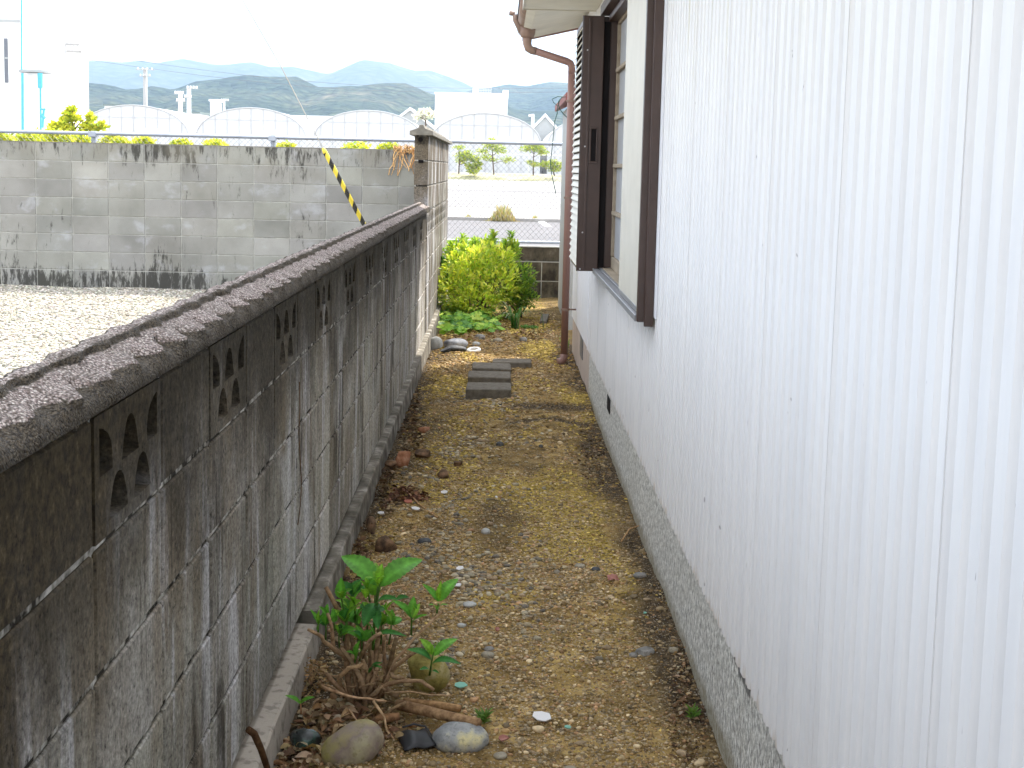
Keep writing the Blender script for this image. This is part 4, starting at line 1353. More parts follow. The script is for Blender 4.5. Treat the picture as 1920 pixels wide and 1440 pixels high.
# ------------------------------------------------------------------ leaves
def leaf(mb, base, tip, width, col, fold=.25, droop=.12, serr=0, up=None, n=9, narrow=0.0):
    base = Vector(base); tip = Vector(tip)
    ax = tip - base; L = ax.length; ax = ax.normalized()
    upv = Vector(up) if up is not None else Vector((0, -.55, .85))
    side = ax.cross(upv)
    if side.length < 1e-4: side = ax.cross(Vector((1, 0, 0)))
    side.normalize(); nrm = side.cross(ax).normalized()
    vs = []; fs = []
    for i in range(n + 1):
        k = i / n
        wv = width / 2 * (math.sin(math.pi * min(1, k ** .8 * 1.0)) ** (.75 + narrow) if 0 < k < 1 else .02)
        if serr and 0 < i < n: wv *= 1 + serr * (1 if i % 2 else -1)
        c0 = base + ax * L * k + nrm * (math.sin(math.pi * k) * droop * L)
        vs += [c0 - side * wv + nrm * wv * fold, c0 - side * wv * .5 + nrm * wv * fold * .62, c0, c0 + side * wv * .5 + nrm * wv * fold * .62, c0 + side * wv + nrm * wv * fold]
    for i in range(n):
        for j in range(4):
            fs.append((i * 5 + j, i * 5 + j + 1, i * 5 + j + 6, i * 5 + j + 5))
    mb.add(vs, fs, col)
    if serr:
        b0 = len(mb.c) - len(vs)
        for i in range(n + 1):
            for j in range(5):
                k = 1.35 if j == 2 else ((.86 if i % 2 else 1.06) * random.uniform(.93, 1.07))
                mb.c[b0 + i * 5 + j] = tuple(q * k for q in col)


def jit(c, a=.15, R=random):
    k = 1 + R.uniform(-a, a)
    return (c[0] * k * (1 + R.uniform(-a, a) * .5), c[1] * k, c[2] * k * (1 + R.uniform(-a, a) * .5))


# ------------------------------------------------------------------ hydrangea stump in the foreground
C7 = lambda cx_, cy_, d: P(440 + cx_ / 3.272, 1000 + cy_ / 3.272, d)
hyd = empty('hydrangea', C7(790, 1120, 3.62), 'pruned hydrangea stump with bare brown stems and fresh serrated green leaves by the plinth', 'shrub')
stems = [
    ([(790, 1130, 3.60), (720, 1050, 3.58), (640, 950, 3.56), (560, 860, 3.55)], .0085, 1),
    ([(800, 1130, 3.62), (830, 1010, 3.6), (930, 930, 3.58), (1010, 905, 3.56), (1110, 900, 3.52), (1180, 925, 3.5), (1222, 960, 3.5)], .0075, 1.05),
    ([(740, 1110, 3.64), (690, 900, 3.64), (690, 760, 3.66), (692, 620, 3.67), (640, 470, 3.68), (560, 330, 3.7)], .0095, .85),
    ([(700, 780, 3.66), (620, 715, 3.62), (545, 655, 3.58), (520, 620, 3.56), (450, 590, 3.54)], .007, 1.15),
    ([(640, 730, 3.65), (608, 690, 3.62), (602, 600, 3.6), (570, 490, 3.6)], .0065, 1.2),
    ([(650, 960, 3.58), (640, 885, 3.54), (700, 828, 3.52), (785, 802, 3.52)], .0072, 1.2),
    ([(760, 1110, 3.66), (740, 900, 3.67), (742, 760, 3.68), (700, 580, 3.7), (735, 480, 3.7)], .0085, .8),
    ([(770, 760, 3.6), (830, 660, 3.56), (896, 612, 3.54)], .0065, 1.25),
    ([(880, 1010, 3.62), (930, 900, 3.6), (985, 780, 3.6), (1090, 655, 3.62), (1270, 480, 3.66)], .0055, 1.2),
    ([(940, 880, 3.62), (990, 808, 3.58), (1060, 760, 3.57), (1150, 712, 3.56)], .006, 1.1),
    ([(850, 1100, 3.66), (930, 870, 3.66), (912, 720, 3.67), (915, 640, 3.67)], .0075, .85),
    ([(870, 1060, 3.66), (950, 850, 3.64), (965, 740, 3.62), (992, 640, 3.62)], .0085, .7),
    ([(830, 1110, 3.68), (860, 900, 3.7), (880, 700, 3.72), (895, 520, 3.73)], .0095, .8),
    ([(800, 1110, 3.70), (800, 860, 3.72), (780, 650, 3.73), (770, 540, 3.73)], .0095, .75),
    ([(810, 1120, 3.58), (780, 900, 3.58), (720, 790, 3.6), (650, 700, 3.6)], .008, .9),
    ([(1000, 1000, 3.6), (900, 940, 3.58), (820, 1010, 3.57)], .009, .85),
    ([(960, 860, 3.58), (990, 890, 3.56), (1040, 890, 3.55)], .007, .9),
    ([(830, 1120, 3.6), (790, 990, 3.6), (850, 800, 3.62), (840, 720, 3.62)], .009, .72),
    ([(540, 940, 3.5), (620, 975, 3.49), (700, 1000, 3.48), (820, 1015, 3.48), (930, 1030, 3.48)], .0045, 1.35),
    ([(850, 1030, 3.46), (920, 1130, 3.42), (935, 1210, 3.4), (1010, 1310, 3.36)], .0042, 1.5),
    ([(700, 1080, 3.46), (735, 1130, 3.44), (762, 1170, 3.42)], .003, 1.5),
    ([(950, 1190, 3.42), (1000, 1250, 3.4), (1035, 1300, 3.37)], .003, 1.5),
    ([(1000, 1310, 3.36), (1090, 1290, 3.36), (1160, 1245, 3.38)], .0042, 1.3),
    ([(920, 980, 3.55), (1080, 970, 3.5), (1200, 990, 3.48), (1330, 995, 3.46)], .003, 1.2),
    ([(1050, 1040, 3.5), (960, 1080, 3.5), (930, 1120, 3.5)], .005, 1.0),
    ([(900, 430, 3.75), (960, 330, 3.8), (1040, 318, 3.82)], .004, 1.3),
    ([(1000, 480, 3.8), (930, 520, 3.75), (900, 600, 3.7)], .004, 1.2),
]
for pts, r, c in stems:
    r *= .82
    b = MB(); w3 = [C7(*p) for p in pts]
    dense = []
    for q in range(len(w3) - 1):
        for k in (0, .5):
            p_ = w3[q].lerp(w3[q + 1], k)
            if dense: p_ = p_ + Vector((random.uniform(-1, 1), random.uniform(-1, 1), random.uniform(-1, 1))) * r * .35
            dense.append(p_)
    dense.append(w3[-1])
    rs = [r * (1.15 - .4 * q / len(dense)) * (1 + random.uniform(-.1, .14)) for q in range(len(dense))]
    b.tube(dense, rs, 8, jit((c, c * .97, c * .93), .08))
    b.build('woody_stem', M['stem_bark'], hyd, True)
LG = (.13, .37, .05); DGc = (.055, .21, .045); YG = (.20, .42, .045)


def shoot(parent, stem, leaves, name='leafy_shoot', sr=.0025, sc=(.10, .20, .04), rs=.05):
    b = MB()
    pts = [C7(*p) for p in stem]
    if len(pts) > 1: b.tube(pts, [sr * 1.3] + [sr] * (len(pts) - 1), 6, sc)
    for (x0, y0, d0, x1, y1, d1, wd, col, kw) in leaves:
        leaf(b, C7(x0, y0, d0), C7(x1, y1, d1), wd, jit(col, .08), **kw)
    return b.build(name, M['leaf'], parent, True)


K1 = dict(serr=.07, n=19, droop=.14, fold=.30)
K2 = dict(serr=.08, n=13, droop=.10, fold=.35)
shoot(hyd, [(850, 800, 3.66), (850, 620, 3.64), (870, 430, 3.62), (885, 310, 3.6)], [
    (882, 318, 3.60, 655, 140, 3.66, .062, LG, K1), (892, 325, 3.60, 1152, 162, 3.66, .062, LG, K1),
    (886, 300, 3.60, 905, 185, 3.60, .026, YG, K2), (880, 320, 3.58, 862, 178, 3.66, .022, YG, K2), (884, 320, 3.58, 920, 265, 3.5, .014, YG, K2),
    (880, 330, 3.58, 800, 270, 3.5, .016, YG, K2),
    (862, 450, 3.60, 1005, 405, 3.52, .026, DGc, K1), (858, 430, 3.62, 792, 575, 3.56, .040, DGc, K1), (866, 470, 3.62, 880, 590, 3.55, .028, DGc, K2),
    (850, 640, 3.62, 1055, 632, 3.54, .020, DGc, K1), (846, 700, 3.62, 815, 545, 3.56, .016, LG, K2)], sr=.0045)
shoot(hyd, [(690, 600, 3.68), (670, 480, 3.66), (655, 400, 3.64)], [
    (655, 400, 3.64, 655, 270, 3.62, .032, LG, K2), (660, 400, 3.64, 720, 345, 3.6, .024, LG, K2), (655, 400, 3.63, 640, 365, 3.55, .018, YG, K2)])
shoot(hyd, [(740, 540, 3.68), (738, 440, 3.66)], [
    (738, 470, 3.66, 680, 370, 3.62, .018, YG, K2), (738, 460, 3.66, 772, 345, 3.62, .018, LG, K2), (736, 450, 3.66, 720, 390, 3.6, .014, YG, K2), (740, 480, 3.64, 775, 440, 3.6, .013, YG, K2)])
shoot(hyd, [(830, 420, 3.62), (812, 330, 3.6)], [
    (812, 340, 3.6, 800, 265, 3.58, .016, YG, K2), (812, 340, 3.6, 870, 270, 3.58, .018, LG, K2), (808, 350, 3.6, 770, 290, 3.58, .012, YG, K2), (805, 400, 3.58, 782, 345, 3.5, .022, YG, K2)])
shoot(hyd, [(1084, 625, 3.60), (1085, 520, 3.60), (1088, 470, 3.6)], [
    (1086, 520, 3.60, 965, 410, 3.58, .024, LG, K1), (1088, 520, 3.6, 1100, 385, 3.6, .028, LG, K2), (1092, 520, 3.58, 1136, 430, 3.6, .020, YG, K2),
    (1086, 550, 3.6, 1185, 500, 3.56, .014, LG, K2), (1088, 520, 3.6, 1082, 420, 3.56, .010, YG, K2)])
shoot(hyd, [(1240, 490, 3.68), (1250, 430, 3.68)], [
    (1252, 420, 3.68, 1150, 308, 3.68, .020, LG, K2), (1254, 415, 3.68, 1372, 278, 3.7, .040, LG, K1), (1252, 410, 3.68, 1268, 290, 3.66, .016, YG, K2),
    (1240, 470, 3.66, 1190, 440, 3.6, .012, LG, K2), (1245, 470, 3.66, 1310, 438, 3.6, .010, LG, K2)])
shoot(hyd, [(1196, 870, 3.56), (1208, 790, 3.54), (1220, 730, 3.54)], [
    (1216, 745, 3.54, 1136, 645, 3.54, .026, YG, K2), (1220, 750, 3.54, 1366, 648, 3.56, .032, LG, K1), (1218, 745, 3.54, 1245, 670, 3.5, .016, YG, K2),
    (1206, 775, 3.53, 1055, 712, 3.5, .024, DGc, K1), (1210, 800, 3.53, 1388, 802, 3.46, .024, DGc, K1), (1200, 845, 3.53, 1134, 838, 3.48, .016, DGc, K2), (1204, 850, 3.53, 1255, 860, 3.48, .010, DGc, K2)])
shoot(hyd, [(512, 620, 3.6), (515, 550, 3.6)], [
    (515, 560, 3.6, 462, 465, 3.58, .014, LG, K2), (515, 560, 3.6, 556, 488, 3.58, .014, LG, K2), (515, 560, 3.6, 520, 465, 3.58, .012, YG, K2), (513, 600, 3.6, 540, 540, 3.56, .012, LG, K2)])
shoot(hyd, [(612, 600, 3.62), (612, 530, 3.62)], [(612, 545, 3.62, 602, 455, 3.6, .020, LG, K2), (614, 545, 3.62, 640, 480, 3.6, .012, YG, K2)])
shoot(hyd, [(735, 800, 3.6), (745, 740, 3.6)], [(745, 760, 3.6, 770, 655, 3.58, .020, LG, K2), (742, 770, 3.6, 685, 725, 3.56, .018, LG, K2), (745, 775, 3.6, 780, 715, 3.56, .012, YG, K2)])
shoot(hyd, [(826, 850, 3.58), (840, 830, 3.57)], [(826, 852, 3.58, 905, 795, 3.52, .018, DGc, K2), (830, 850, 3.58, 905, 825, 3.5, .014, DGc, K2)])
shoot(hyd, [(928, 520, 3.7), (930, 460, 3.7)], [(930, 480, 3.7, 898, 440, 3.68, .012, YG, K2), (930, 480, 3.7, 975, 415, 3.68, .012, YG, K2), (930, 480, 3.7, 935, 420, 3.68, .010, LG, K2)])
shoot(hyd, [(960, 400, 3.78), (985, 380, 3.78)], [(985, 410, 3.76, 1070, 392, 3.74, .020, DGc, K2)])
shoot(hyd, [(655, 640, 3.64), (650, 580, 3.64)], [(650, 600, 3.64, 635, 560, 3.6, .012, DGc, K2), (650, 600, 3.64, 668, 585, 3.6, .010, LG, K2)])
RH = random.Random(31)
for (sx_, sy_, d_) in ((760, 560, 3.70), (700, 470, 3.72), (820, 500, 3.68), (860, 380, 3.70), (640, 620, 3.66), (900, 560, 3.70), (780, 660, 3.64), (720, 380, 3.74), (960, 560, 3.68), (560, 560, 3.62), (680, 540, 3.66)):
    lv = []
    for q in range(RH.randint(4, 6)):
        a = RH.uniform(0, 6.28); ln = RH.uniform(45, 95)
        ln *= 1.25
        lv.append((sx_, sy_, d_, sx_ + math.cos(a) * ln, sy_ - abs(math.sin(a)) * ln - 12, d_ + RH.uniform(-.05, .03), RH.uniform(.020, .034), RH.choice([LG, YG, DGc, LG]), K2))
    shoot(hyd, [(sx_ + RH.uniform(-15, 15), sy_ + 120, d_), (sx_, sy_ + 40, d_), (sx_, sy_, d_)], lv)
for q in range(16):   # dense cut canes at the heart of the stump
    bx_, by_ = RH.uniform(720, 900), RH.uniform(1040, 1120); tx_, ty_ = bx_ + RH.uniform(-130, 130), RH.uniform(640, 860); d_ = RH.uniform(3.60, 3.74)
    b = MB(); pts_ = [C7(bx_, by_, d_), C7(bx_ * .6 + tx_ * .4 + RH.uniform(-12, 12), by_ * .6 + ty_ * .4, d_), C7(tx_ + RH.uniform(-10, 10), ty_, d_)]
    rr_ = RH.uniform(.004, .0075); c_ = RH.uniform(.6, 1.1)
    b.tube(pts_, [rr_ * 1.2, rr_, rr_ * .85], 8, (c_, c_ * .95, c_ * .9)); b.build('woody_stem', M['stem_bark'], hyd, True)
for q in range(26):   # thin dead twigs
    bx_, by_ = RH.uniform(640, 980), RH.uniform(760, 1080); a = RH.uniform(-.2, 3.3); ln = RH.uniform(60, 190); d_ = RH.uniform(3.5, 3.72)
    b = MB(); p1 = C7(bx_, by_, d_); p3 = C7(bx_ + math.cos(a) * ln, by_ - math.sin(a) * ln, d_ + RH.uniform(-.06, .06)); p2 = p1.lerp(p3, .5) + Vector((RH.uniform(-.01, .01), 0, RH.uniform(-.01, .01)))
    b.tube([p1, p2, p3], [.0024, .002, .0014], 5, (.9, .85, .8)); b.build('twig', M['stem_bark'], hyd, True)
sp = MB()
sp.tube([C7(408, 1110, 3.40), C7(405, 1045, 3.40)], .0022, 6, (.45, .22, .12))
for tx, ty in ((308, 994), (492, 1004)): leaf(sp, C7(405, 1045, 3.40), C7(tx, ty, 3.38), .014, LG, .3, .12, 0, None, 8)
leaf(sp, C7(405, 1045, 3.4), C7(425, 1020, 3.37), .007, YG)
tag(sp.build('seedling', M['leaf'], None, True), 'small two leaved seedling growing between the plinth and dark rock', 'seedling')
# weeds near the sticks
for (px, py, sc_, lab) in ((907, 1352, 1.0, 'small green weed at the end of the cut stick'), (1302, 1338, .7, 'small green weed at the foot of the house foundation'), (1012, 1330 - 14, .35, None)):
    if lab is None: continue
    g = G(px, py); b = MB()
    for q in range(26):
        a = random.random() * 6.28; l_ = random.uniform(.015, .035) * sc_
        p0_ = Vector((g.x, g.y, float(gz(g.x, g.y)))) + Vector((random.uniform(-.01, .01), random.uniform(-.01, .01), random.uniform(0, .02)))
        leaf(b, p0_, p0_ + Vector((math.cos(a) * l_, math.sin(a) * l_, l_ * random.uniform(.3, 1.2))), .006, jit((.10, .20, .03), .25), n=4)
    tag(b.build('weed', M['leaf'], None, True), lab, 'weed')

# sticks, hose loop, dry leaves
for (pts, r, c, lab) in (
    ([(1000, 1050, 3.55), (1150, 1085, 3.50), (1300, 1120, 3.44), (1500, 1165, 3.38)], [.015, .0155, .014, .013], (1.0, .92, .82), 'thick cut stick pointing right beside the mottled oval stone'),
    ([(1040, 1030, 3.62), (1220, 1050, 3.58), (1385, 1075, 3.55)], [.010, .011, .010], (1.25, 1.1, .9), 'shorter cut stick lying behind the thick one'),
    ([(85, 1205, 2.82), (120, 1230, 2.84), (160, 1320, 2.86), (200, 1440, 2.88)], [.008, .0085, .008, .0075], (.28, .22, .18), 'dark broken twig leaning against the plinth at the lower left'),
    ([(205, 1430, 3.26), (260, 1400, 3.26), (330, 1420, 3.26)], [.007, .006, .004], (.45, .35, .28), 'short brown twig at the very bottom beside the leaning twig'),
    ([(830, 1170, 3.46), (900, 1140, 3.47), (1010, 1120, 3.48)], [.012, .014, .010], (.75, .6, .5), 'stubby brown root piece left of the thick cut stick')):
    b = MB(); w3 = [C7(*p) for p in pts]
    b.tube(w3, r, 10, c)
    tag(b.build('stick', M['stem_bark'], None, True), lab, 'stick')
for (pp, r, lab) in (([(768, 926), (785, 945), (820, 970)], .0035, 'thin pale stalk lying from the dry leaf heap toward the path'),
                     ([(1165, 1015), (1180, 992), (1215, 980)], .003, 'pale curled stalk at the foot of the house foundation')):
    b = MB(); q_ = [G(a_, b_, .018) for a_, b_ in pp]
    b.tube(q_, r, 6, (1.5, 1.35, 1.15)); tag(b.build('dry_stalk', M['stem_bark'], None, True), lab, 'stalk')
b = MB()
b.tube([C7(*p) for p in ((1030, 1190, 3.40), (1100, 1170, 3.42), (1170, 1185, 3.42), (1210, 1240, 3.40), (1190, 1310, 3.37))], .0028, 6)
b2 = M['black_tape']
tag(b.build('thin_hose', b2, None, True), 'thin black hose loop left of the mottled oval stone', 'hose')
g = G(440 + 1110 / 3.272, 1000 + 1290 / 3.272)
b = MB()
vs = []; fs = []
for q in range(9):
    for k in range(9):
        u_, v_ = q / 8 - .5, k / 8 - .5
        vs.append((u_ * .085, v_ * .11, .016 + .018 * math.cos(u_ * 3) * math.cos(v_ * 3) + .003 * math.sin(u_ * 40)))
for q in range(8):
    for k in range(8): fs.append((q * 9 + k, q * 9 + 9 + k, q * 9 + 10 + k, q * 9 + k + 1))
b.add(vs, fs); o = b.build('net_scrap', M['black_tape'], None, True); o.location = (g.x, g.y, float(gz(g.x, g.y))); o.rotation_euler = (0, 0, .3)
md = o.modifiers.new('thick', 'SOLIDIFY'); md.thickness = .003
tag(o, 'black net scrap on the earth between the boulder and mottled stone', 'net scrap')


def litter(name, cx_, cy_, rx, ry, n, hmax, cols, label, s0=.012, s1=.035, crumple=.5):
    b = MB(); R = random.Random(int(cx_ * 3 + cy_))
    for q in range(n):
        a = R.random() * 6.28; k = R.random() ** .6
        g = G(cx_ + math.cos(a) * rx * k, cy_ + math.sin(a) * ry * k)
        z = float(gz(g.x, g.y)) + .003 + hmax * R.random() * (1 - k)
        p_ = Vector((g.x, g.y, z)); a2 = R.random() * 6.28; l_ = R.uniform(s0, s1)
        leaf(b, p_, p_ + Vector((math.cos(a2) * l_, math.sin(a2) * l_, R.uniform(-.2, .6) * l_ * crumple)), l_ * R.uniform(.35, .7), jit(R.choice(cols), .25), R.uniform(-.8, 1.0), R.uniform(-.3, .35), 0, (R.uniform(-.8, .8), R.uniform(-.8, .8), 1), 5)
    return tag(b.build(name, M['dry_leaf'], None, True), label, 'dry leaves', kind='stuff')


BR = [(.30, .19, .10), (.22, .13, .07), (.38, .27, .15), (.15, .085, .05), (.42, .33, .22)]
litter('dry_leaves', 585, 1262, 34, 30, 320, .08, [(.36, .24, .12), (.42, .30, .16), (.28, .17, .09)], 'tan dead flower heap against the plinth beside the hydrangea', .008, .02, 1)
litter('dry_leaves', 615, 1355, 62, 42, 330, .03, BR, 'brown dry leaves under the hydrangea', .015, .045)
litter('dry_leaves', 560, 1400, 45, 40, 190, .03, BR, 'curled brown leaves around the dark rock', .015, .05)
litter('dry_leaves', 700, 1375, 90, 40, 200, .015, BR[:4], 'leaf litter between hydrangea and boulder', .012, .035)
litter('dry_leaves', 765, 930, 40, 14, 150, .035, [(.16, .08, .05), (.22, .12, .07), (.12, .06, .04)], 'small heap of reddish dead leaves on the left of the path', .015, .045)
litter('dry_leaves', 690, 1180, 60, 60, 160, .02, BR, 'scattered leaf litter behind the hydrangea stems', .01, .03)
litter('dry_leaves', 790, 1150, 110, 90, 120, .01, BR, 'loose leaf bits on the gravel right of the hydrangea', .006, .018)
litter('dry_leaves', 935, 632, 110, 10, 260, .02, [(.30, .19, .11), (.22, .15, .09), (.34, .27, .14)], 'brown litter on the ground in front of the shrubs', .02, .06)
litter('dry_leaves', 830, 583, 30, 12, 120, .03, [(.28, .11, .06), (.22, .10, .06)], 'reddish fallen leaves under the shrub by the wall', .02, .05)
DK = [(.10, .06, .035), (.16, .10, .055), (.07, .045, .03), (.24, .16, .09)]
litter('dry_leaves', 772, 790, 22, 75, 260, .012, DK, 'dark leaf debris by the plinth left of the paving blocks', .015, .045)
litter('dry_leaves', 728, 905, 26, 65, 240, .012, DK, 'dark leaf debris by the plinth around the brick pieces', .012, .04)
litter('dry_leaves', 672, 1040, 26, 70, 260, .014, DK, 'dark leaf debris by the plinth behind the hydrangea', .01, .035)
litter('dry_leaves', 1290, 1340, 40, 90, 260, .010, DK, 'dark debris at the foot of the foundation near the lower edge', .006, .02)
litter('dry_leaves', 1110, 850, 22, 80, 160, .010, DK, 'dark crumbs at the foot of the far foundation', .012, .03)
litter('dry_leaves', 1275, 1270, 22, 110, 160, .012, BR, 'fine leaf litter along the house foundation', .006, .02)

# ------------------------------------------------------------------ shrubs at the end of the alley
def bush(name, label, blobs, n, ls, cols, trunkbase, seed, mat='leaf', cat='shrub', shoots=(), aspect=.45, stems=7, inner=.35, n_seg=2, clump=0):
    R = random.Random(seed)
    root = empty(name, trunkbase, label, cat)
    b = MB()
    tot = sum(bl[3] ** 2 for bl in blobs)
    for (cx_, cy_, cz_, r, sx, sz) in blobs:
        m = int(n * r * r / tot)
        cl = [Vector((R.gauss(0, 1), R.gauss(0, 1), R.gauss(0, 1) * .8 + .2)).normalized() for _ in range(max(6, int(14)))]
        for q in range(m):
            v = Vector((R.gauss(0, 1), R.gauss(0, 1), R.gauss(0, 1))).normalized()
            near = max(c.dot(v) for c in cl)
            rad_ = r * (inner + (1 - inner) * R.random() ** .45) * (.78 + .30 * max(0, (near - .6) / .4))
            p_ = Vector((cx_, cy_, cz_)) + Vector((v.x * sx, v.y, v.z * sz)) * rad_
            if p_.z < .03: continue
            dirv = (v + Vector((R.uniform(-.7, .7), R.uniform(-.7, .7), R.uniform(-.2, .9)))).normalized()
            l_ = ls * R.uniform(.6, 1.3)
            leaf(b, p_, p_ + dirv * l_, l_ * aspect, jit(R.choice(cols), .22, R), .3, .1, 0, (v.x * .4 + R.uniform(-.4, .4), v.y * .4 + R.uniform(-.4, .4), 1), n_seg)
    for (x_, y_, z0_, z1_, rr) in shoots:
        hgt = z1_ - z0_
        b.tube([(x_, y_, z0_), (x_ + R.uniform(-.02, .02), y_, z1_)], .004, 5, (.2, .26, .08))
        k = z0_
        while k < z1_:
            f_ = (k - z0_) / hgt
            for q in range(6):
                a = R.random() * 6.28; l_ = ls * 1.7 * (1 - .25 * f_)
                p_ = Vector((x_, y_, k))
                leaf(b, p_, p_ + Vector((math.cos(a) * l_ * .85, math.sin(a) * l_ * .85, l_ * (.25 + .6 * f_))), l_ * .28, jit(R.choice(cols), .2, R), .25, .12, 0, None, 3)
            k += .022
    b.build('foliage', M[mat], root, True)
    s = MB()
    tb = Vector(trunkbase)
    for q in range(stems):
        bl = blobs[q % len(blobs)]
        tp = Vector((bl[0] + R.uniform(-.5, .5) * bl[3], bl[1] + R.uniform(-.4, .4) * bl[3], bl[2] + R.uniform(-.2, .5) * bl[3]))
        mid = tb.lerp(tp, .5) + Vector((R.uniform(-.03, .03), R.uniform(-.03, .03), 0))
        s.tube([tb + Vector((R.uniform(-.04, .04), R.uniform(-.03, .03), -.02)), mid, tp], [.012, .008, .004], 6)
    s.build('stems', M['tree_bark'], root, True)
    return root


def bl(px, py, d, rpx, sx=1., sz=1.):
    p_ = P(px, py, d)
    return (p_.x, p_.y, p_.z, rpx * d / F, sx, sz)


YB = [(.66, .72, .10), (.82, .82, .20), (.52, .64, .09), (.30, .44, .06)]
bush('yellow_shrub', 'bright yellow green variegated shrub in the middle of the planting', [bl(880, 522, 13.1, 46), bl(908, 498, 13.2, 38), bl(858, 548, 13.0, 38), bl(930, 538, 13.05, 38), bl(893, 568, 12.95, 40, 1.2, .75), bl(938, 495, 13.2, 26), bl(952, 520, 13.1, 18), bl(846, 520, 13.1, 20), bl(915, 470, 13.2, 14), bl(836, 558, 13.1, 20, .8, 1.1), bl(856, 498, 13.2, 22), bl(942, 482, 13.2, 16), bl(872, 474, 13.2, 16), bl(955, 548, 13.1, 16), bl(900, 482, 13.1, 18)],
     3600, .060, YB, G(893, 604), 3, n_seg=3, aspect=.42)
GB = [(.28, .46, .06), (.42, .58, .08), (.19, .34, .05), (.54, .62, .10)]
gsh = [(P(x_, y_, d_).x, d_, P(x_, y_, d_).z - h_, P(x_, y_, d_).z, 1) for x_, y_, d_, h_ in ((867, 443, 13.9, .30), (893, 451, 13.8, .22), (926, 436, 13.8, .30), (958, 439, 13.9, .34), (948, 455, 13.8, .2), (846, 455, 13.9, .22), (914, 455, 13.9, .2))]
bush('green_shrub', 'tall green leafy shrub rising behind the yellow one in front of the fence', [bl(862, 480, 13.9, 30), bl(905, 478, 13.9, 34, 1.2), bl(950, 482, 13.9, 24), bl(850, 520, 13.9, 26), bl(960, 470, 13.9, 16), bl(900, 520, 13.9, 40)],
     3400, .052, GB, G(900, 590), 5, shoots=gsh, aspect=.38)
RB = [(.16, .30, .045), (.28, .43, .06), (.36, .46, .07), (.09, .19, .03)]
bush('round_shrub', 'round mid green shrub at the right end of the planting before the black wall', [bl(975, 520, 13.4, 28), bl(968, 550, 13.3, 30), bl(985, 560, 13.3, 22, 1, .8), bl(955, 570, 13.2, 24), bl(988, 535, 13.4, 16)],
     2200, .046, RB, G(972, 596), 7)
bush('dark_leaf_shrub', 'small dark glossy shrub squeezed against the tall wall', [bl(832, 505, 13.5, 14, .7, 1.3), bl(830, 530, 13.5, 13, .6, 1.3)], 300, .06, [(.03, .10, .03), (.05, .14, .03), (.12, .22, .03)], G(832, 590), 9, aspect=.5, stems=3, n_seg=4)

# broad leaved ground cover
gc = MB(); R = random.Random(12)
for q in range(330):
    px, py = R.gauss(866, 36), R.uniform(588, 626)
    if not 802 < px < 940 or (px > 915 and py < 600): continue
    g = G(px, py); hgt = R.uniform(.03, .14) * (1 - max(0, (py - 616)) / 16)
    r = R.uniform(.026, .046)
    c0 = Vector((g.x, g.y, hgt)); nr = Vector((R.uniform(-.35, .35), R.uniform(-.75, -.05), 1)).normalized()
    u_ = nr.cross(Vector((1, 0, 0))).normalized(); v_ = nr.cross(u_)
    col = jit(R.choice([(.18, .38, .05), (.28, .50, .06), (.42, .58, .09), (.10, .26, .04)]), .12, R)
    n_ = 15; vs = [c0 - nr * .006]; ph = R.random() * 6.28
    for k in range(n_):
        a = .25 + (2 * math.pi - .5) * k / (n_ - 1) + ph
        rr = r * (1 + .12 * math.cos((a - ph) * 6))
        vs.append(c0 + (u_ * math.cos(a) + v_ * math.sin(a)) * rr + nr * (.004 + .003 * math.cos(a * 5)))
    gc.add(vs, [(0, k, k + 1) for k in range(1, n_)], col)
    gc.tube([(g.x + R.uniform(-.02, .02), g.y + .01, 0), c0 - nr * .007], .0018, 4, (.12, .2, .05), cap=False)
tag(gc.build('ground_cover', M['leaf'], None, True), 'mass of round scalloped green leaves at the foot of the yellow shrub', 'ground cover', kind='stuff')

# strap leaved plant
def strap(mb, base, ang, L, wdt, h, col, R):
    b0 = Vector(base); dx, dy = math.cos(ang), math.sin(ang)
    n_ = 10; vs = []; fs = []
    sd_ = Vector((-dy, dx, 0))
    for i_ in range(n_ + 1):
        k = i_ / n_
        p_ = b0 + Vector((dx, dy, 0)) * L * (k ** 1.25) + Vector((0, 0, 1)) * (h * math.sin(min(1.0, k * 1.1) * math.pi * .72) * 1.05)
        ww = wdt / 2 * (1 - k ** 3) + .0008
        vs += [p_ - sd_ * ww + Vector((0, 0, ww * .3)), p_, p_ + sd_ * ww + Vector((0, 0, ww * .3))]
    for i_ in range(n_):
        for j_ in range(2): fs.append((i_ * 3 + j_, i_ * 3 + j_ + 1, i_ * 3 + j_ + 4, i_ * 3 + j_ + 3))
    mb.add(vs, fs, col)


R = random.Random(4); st = MB(); g = G(966, 617)
for q in range(26):
    a = R.uniform(0, 6.28)
    if q < 9: a = R.choice([3.3, 3.0, -.05, .2, -.2, 2.8]) + R.uniform(-.25, .25)
    strap(st, (g.x + R.uniform(-.03, .03), g.y + R.uniform(-.03, .03), .0), a, R.uniform(.10, .26), R.uniform(.010, .018), R.uniform(.12, .24), jit(R.choice([(.05, .15, .03), (.09, .22, .05), (.16, .26, .10), (.30, .34, .22)]), .1, R), R)
tag(st.build('strap_leaf_plant', M['leaf'], None, True), 'arching strap leaved plant right of the ground cover', 'plant')
g = G(1018, 618); st = MB()
strap(st, (g.x, g.y, 0), 3.0, .06, .018, .24, (.07, .18, .03), R); strap(st, (g.x + .01, g.y, 0), 2.9, .10, .016, .17, (.07, .18, .03), R)
for q in range(40):
    a = R.random() * 6.28; p_ = Vector((g.x - .13 + R.uniform(-.09, .09), g.y + R.uniform(-.05, .05), .01)); l_ = R.uniform(.02, .05)
    leaf(st, p_, p_ + Vector((math.cos(a) * l_, math.sin(a) * l_, l_ * .6)), l_ * .5, jit((.10, .22, .04), .2, R), n=4)
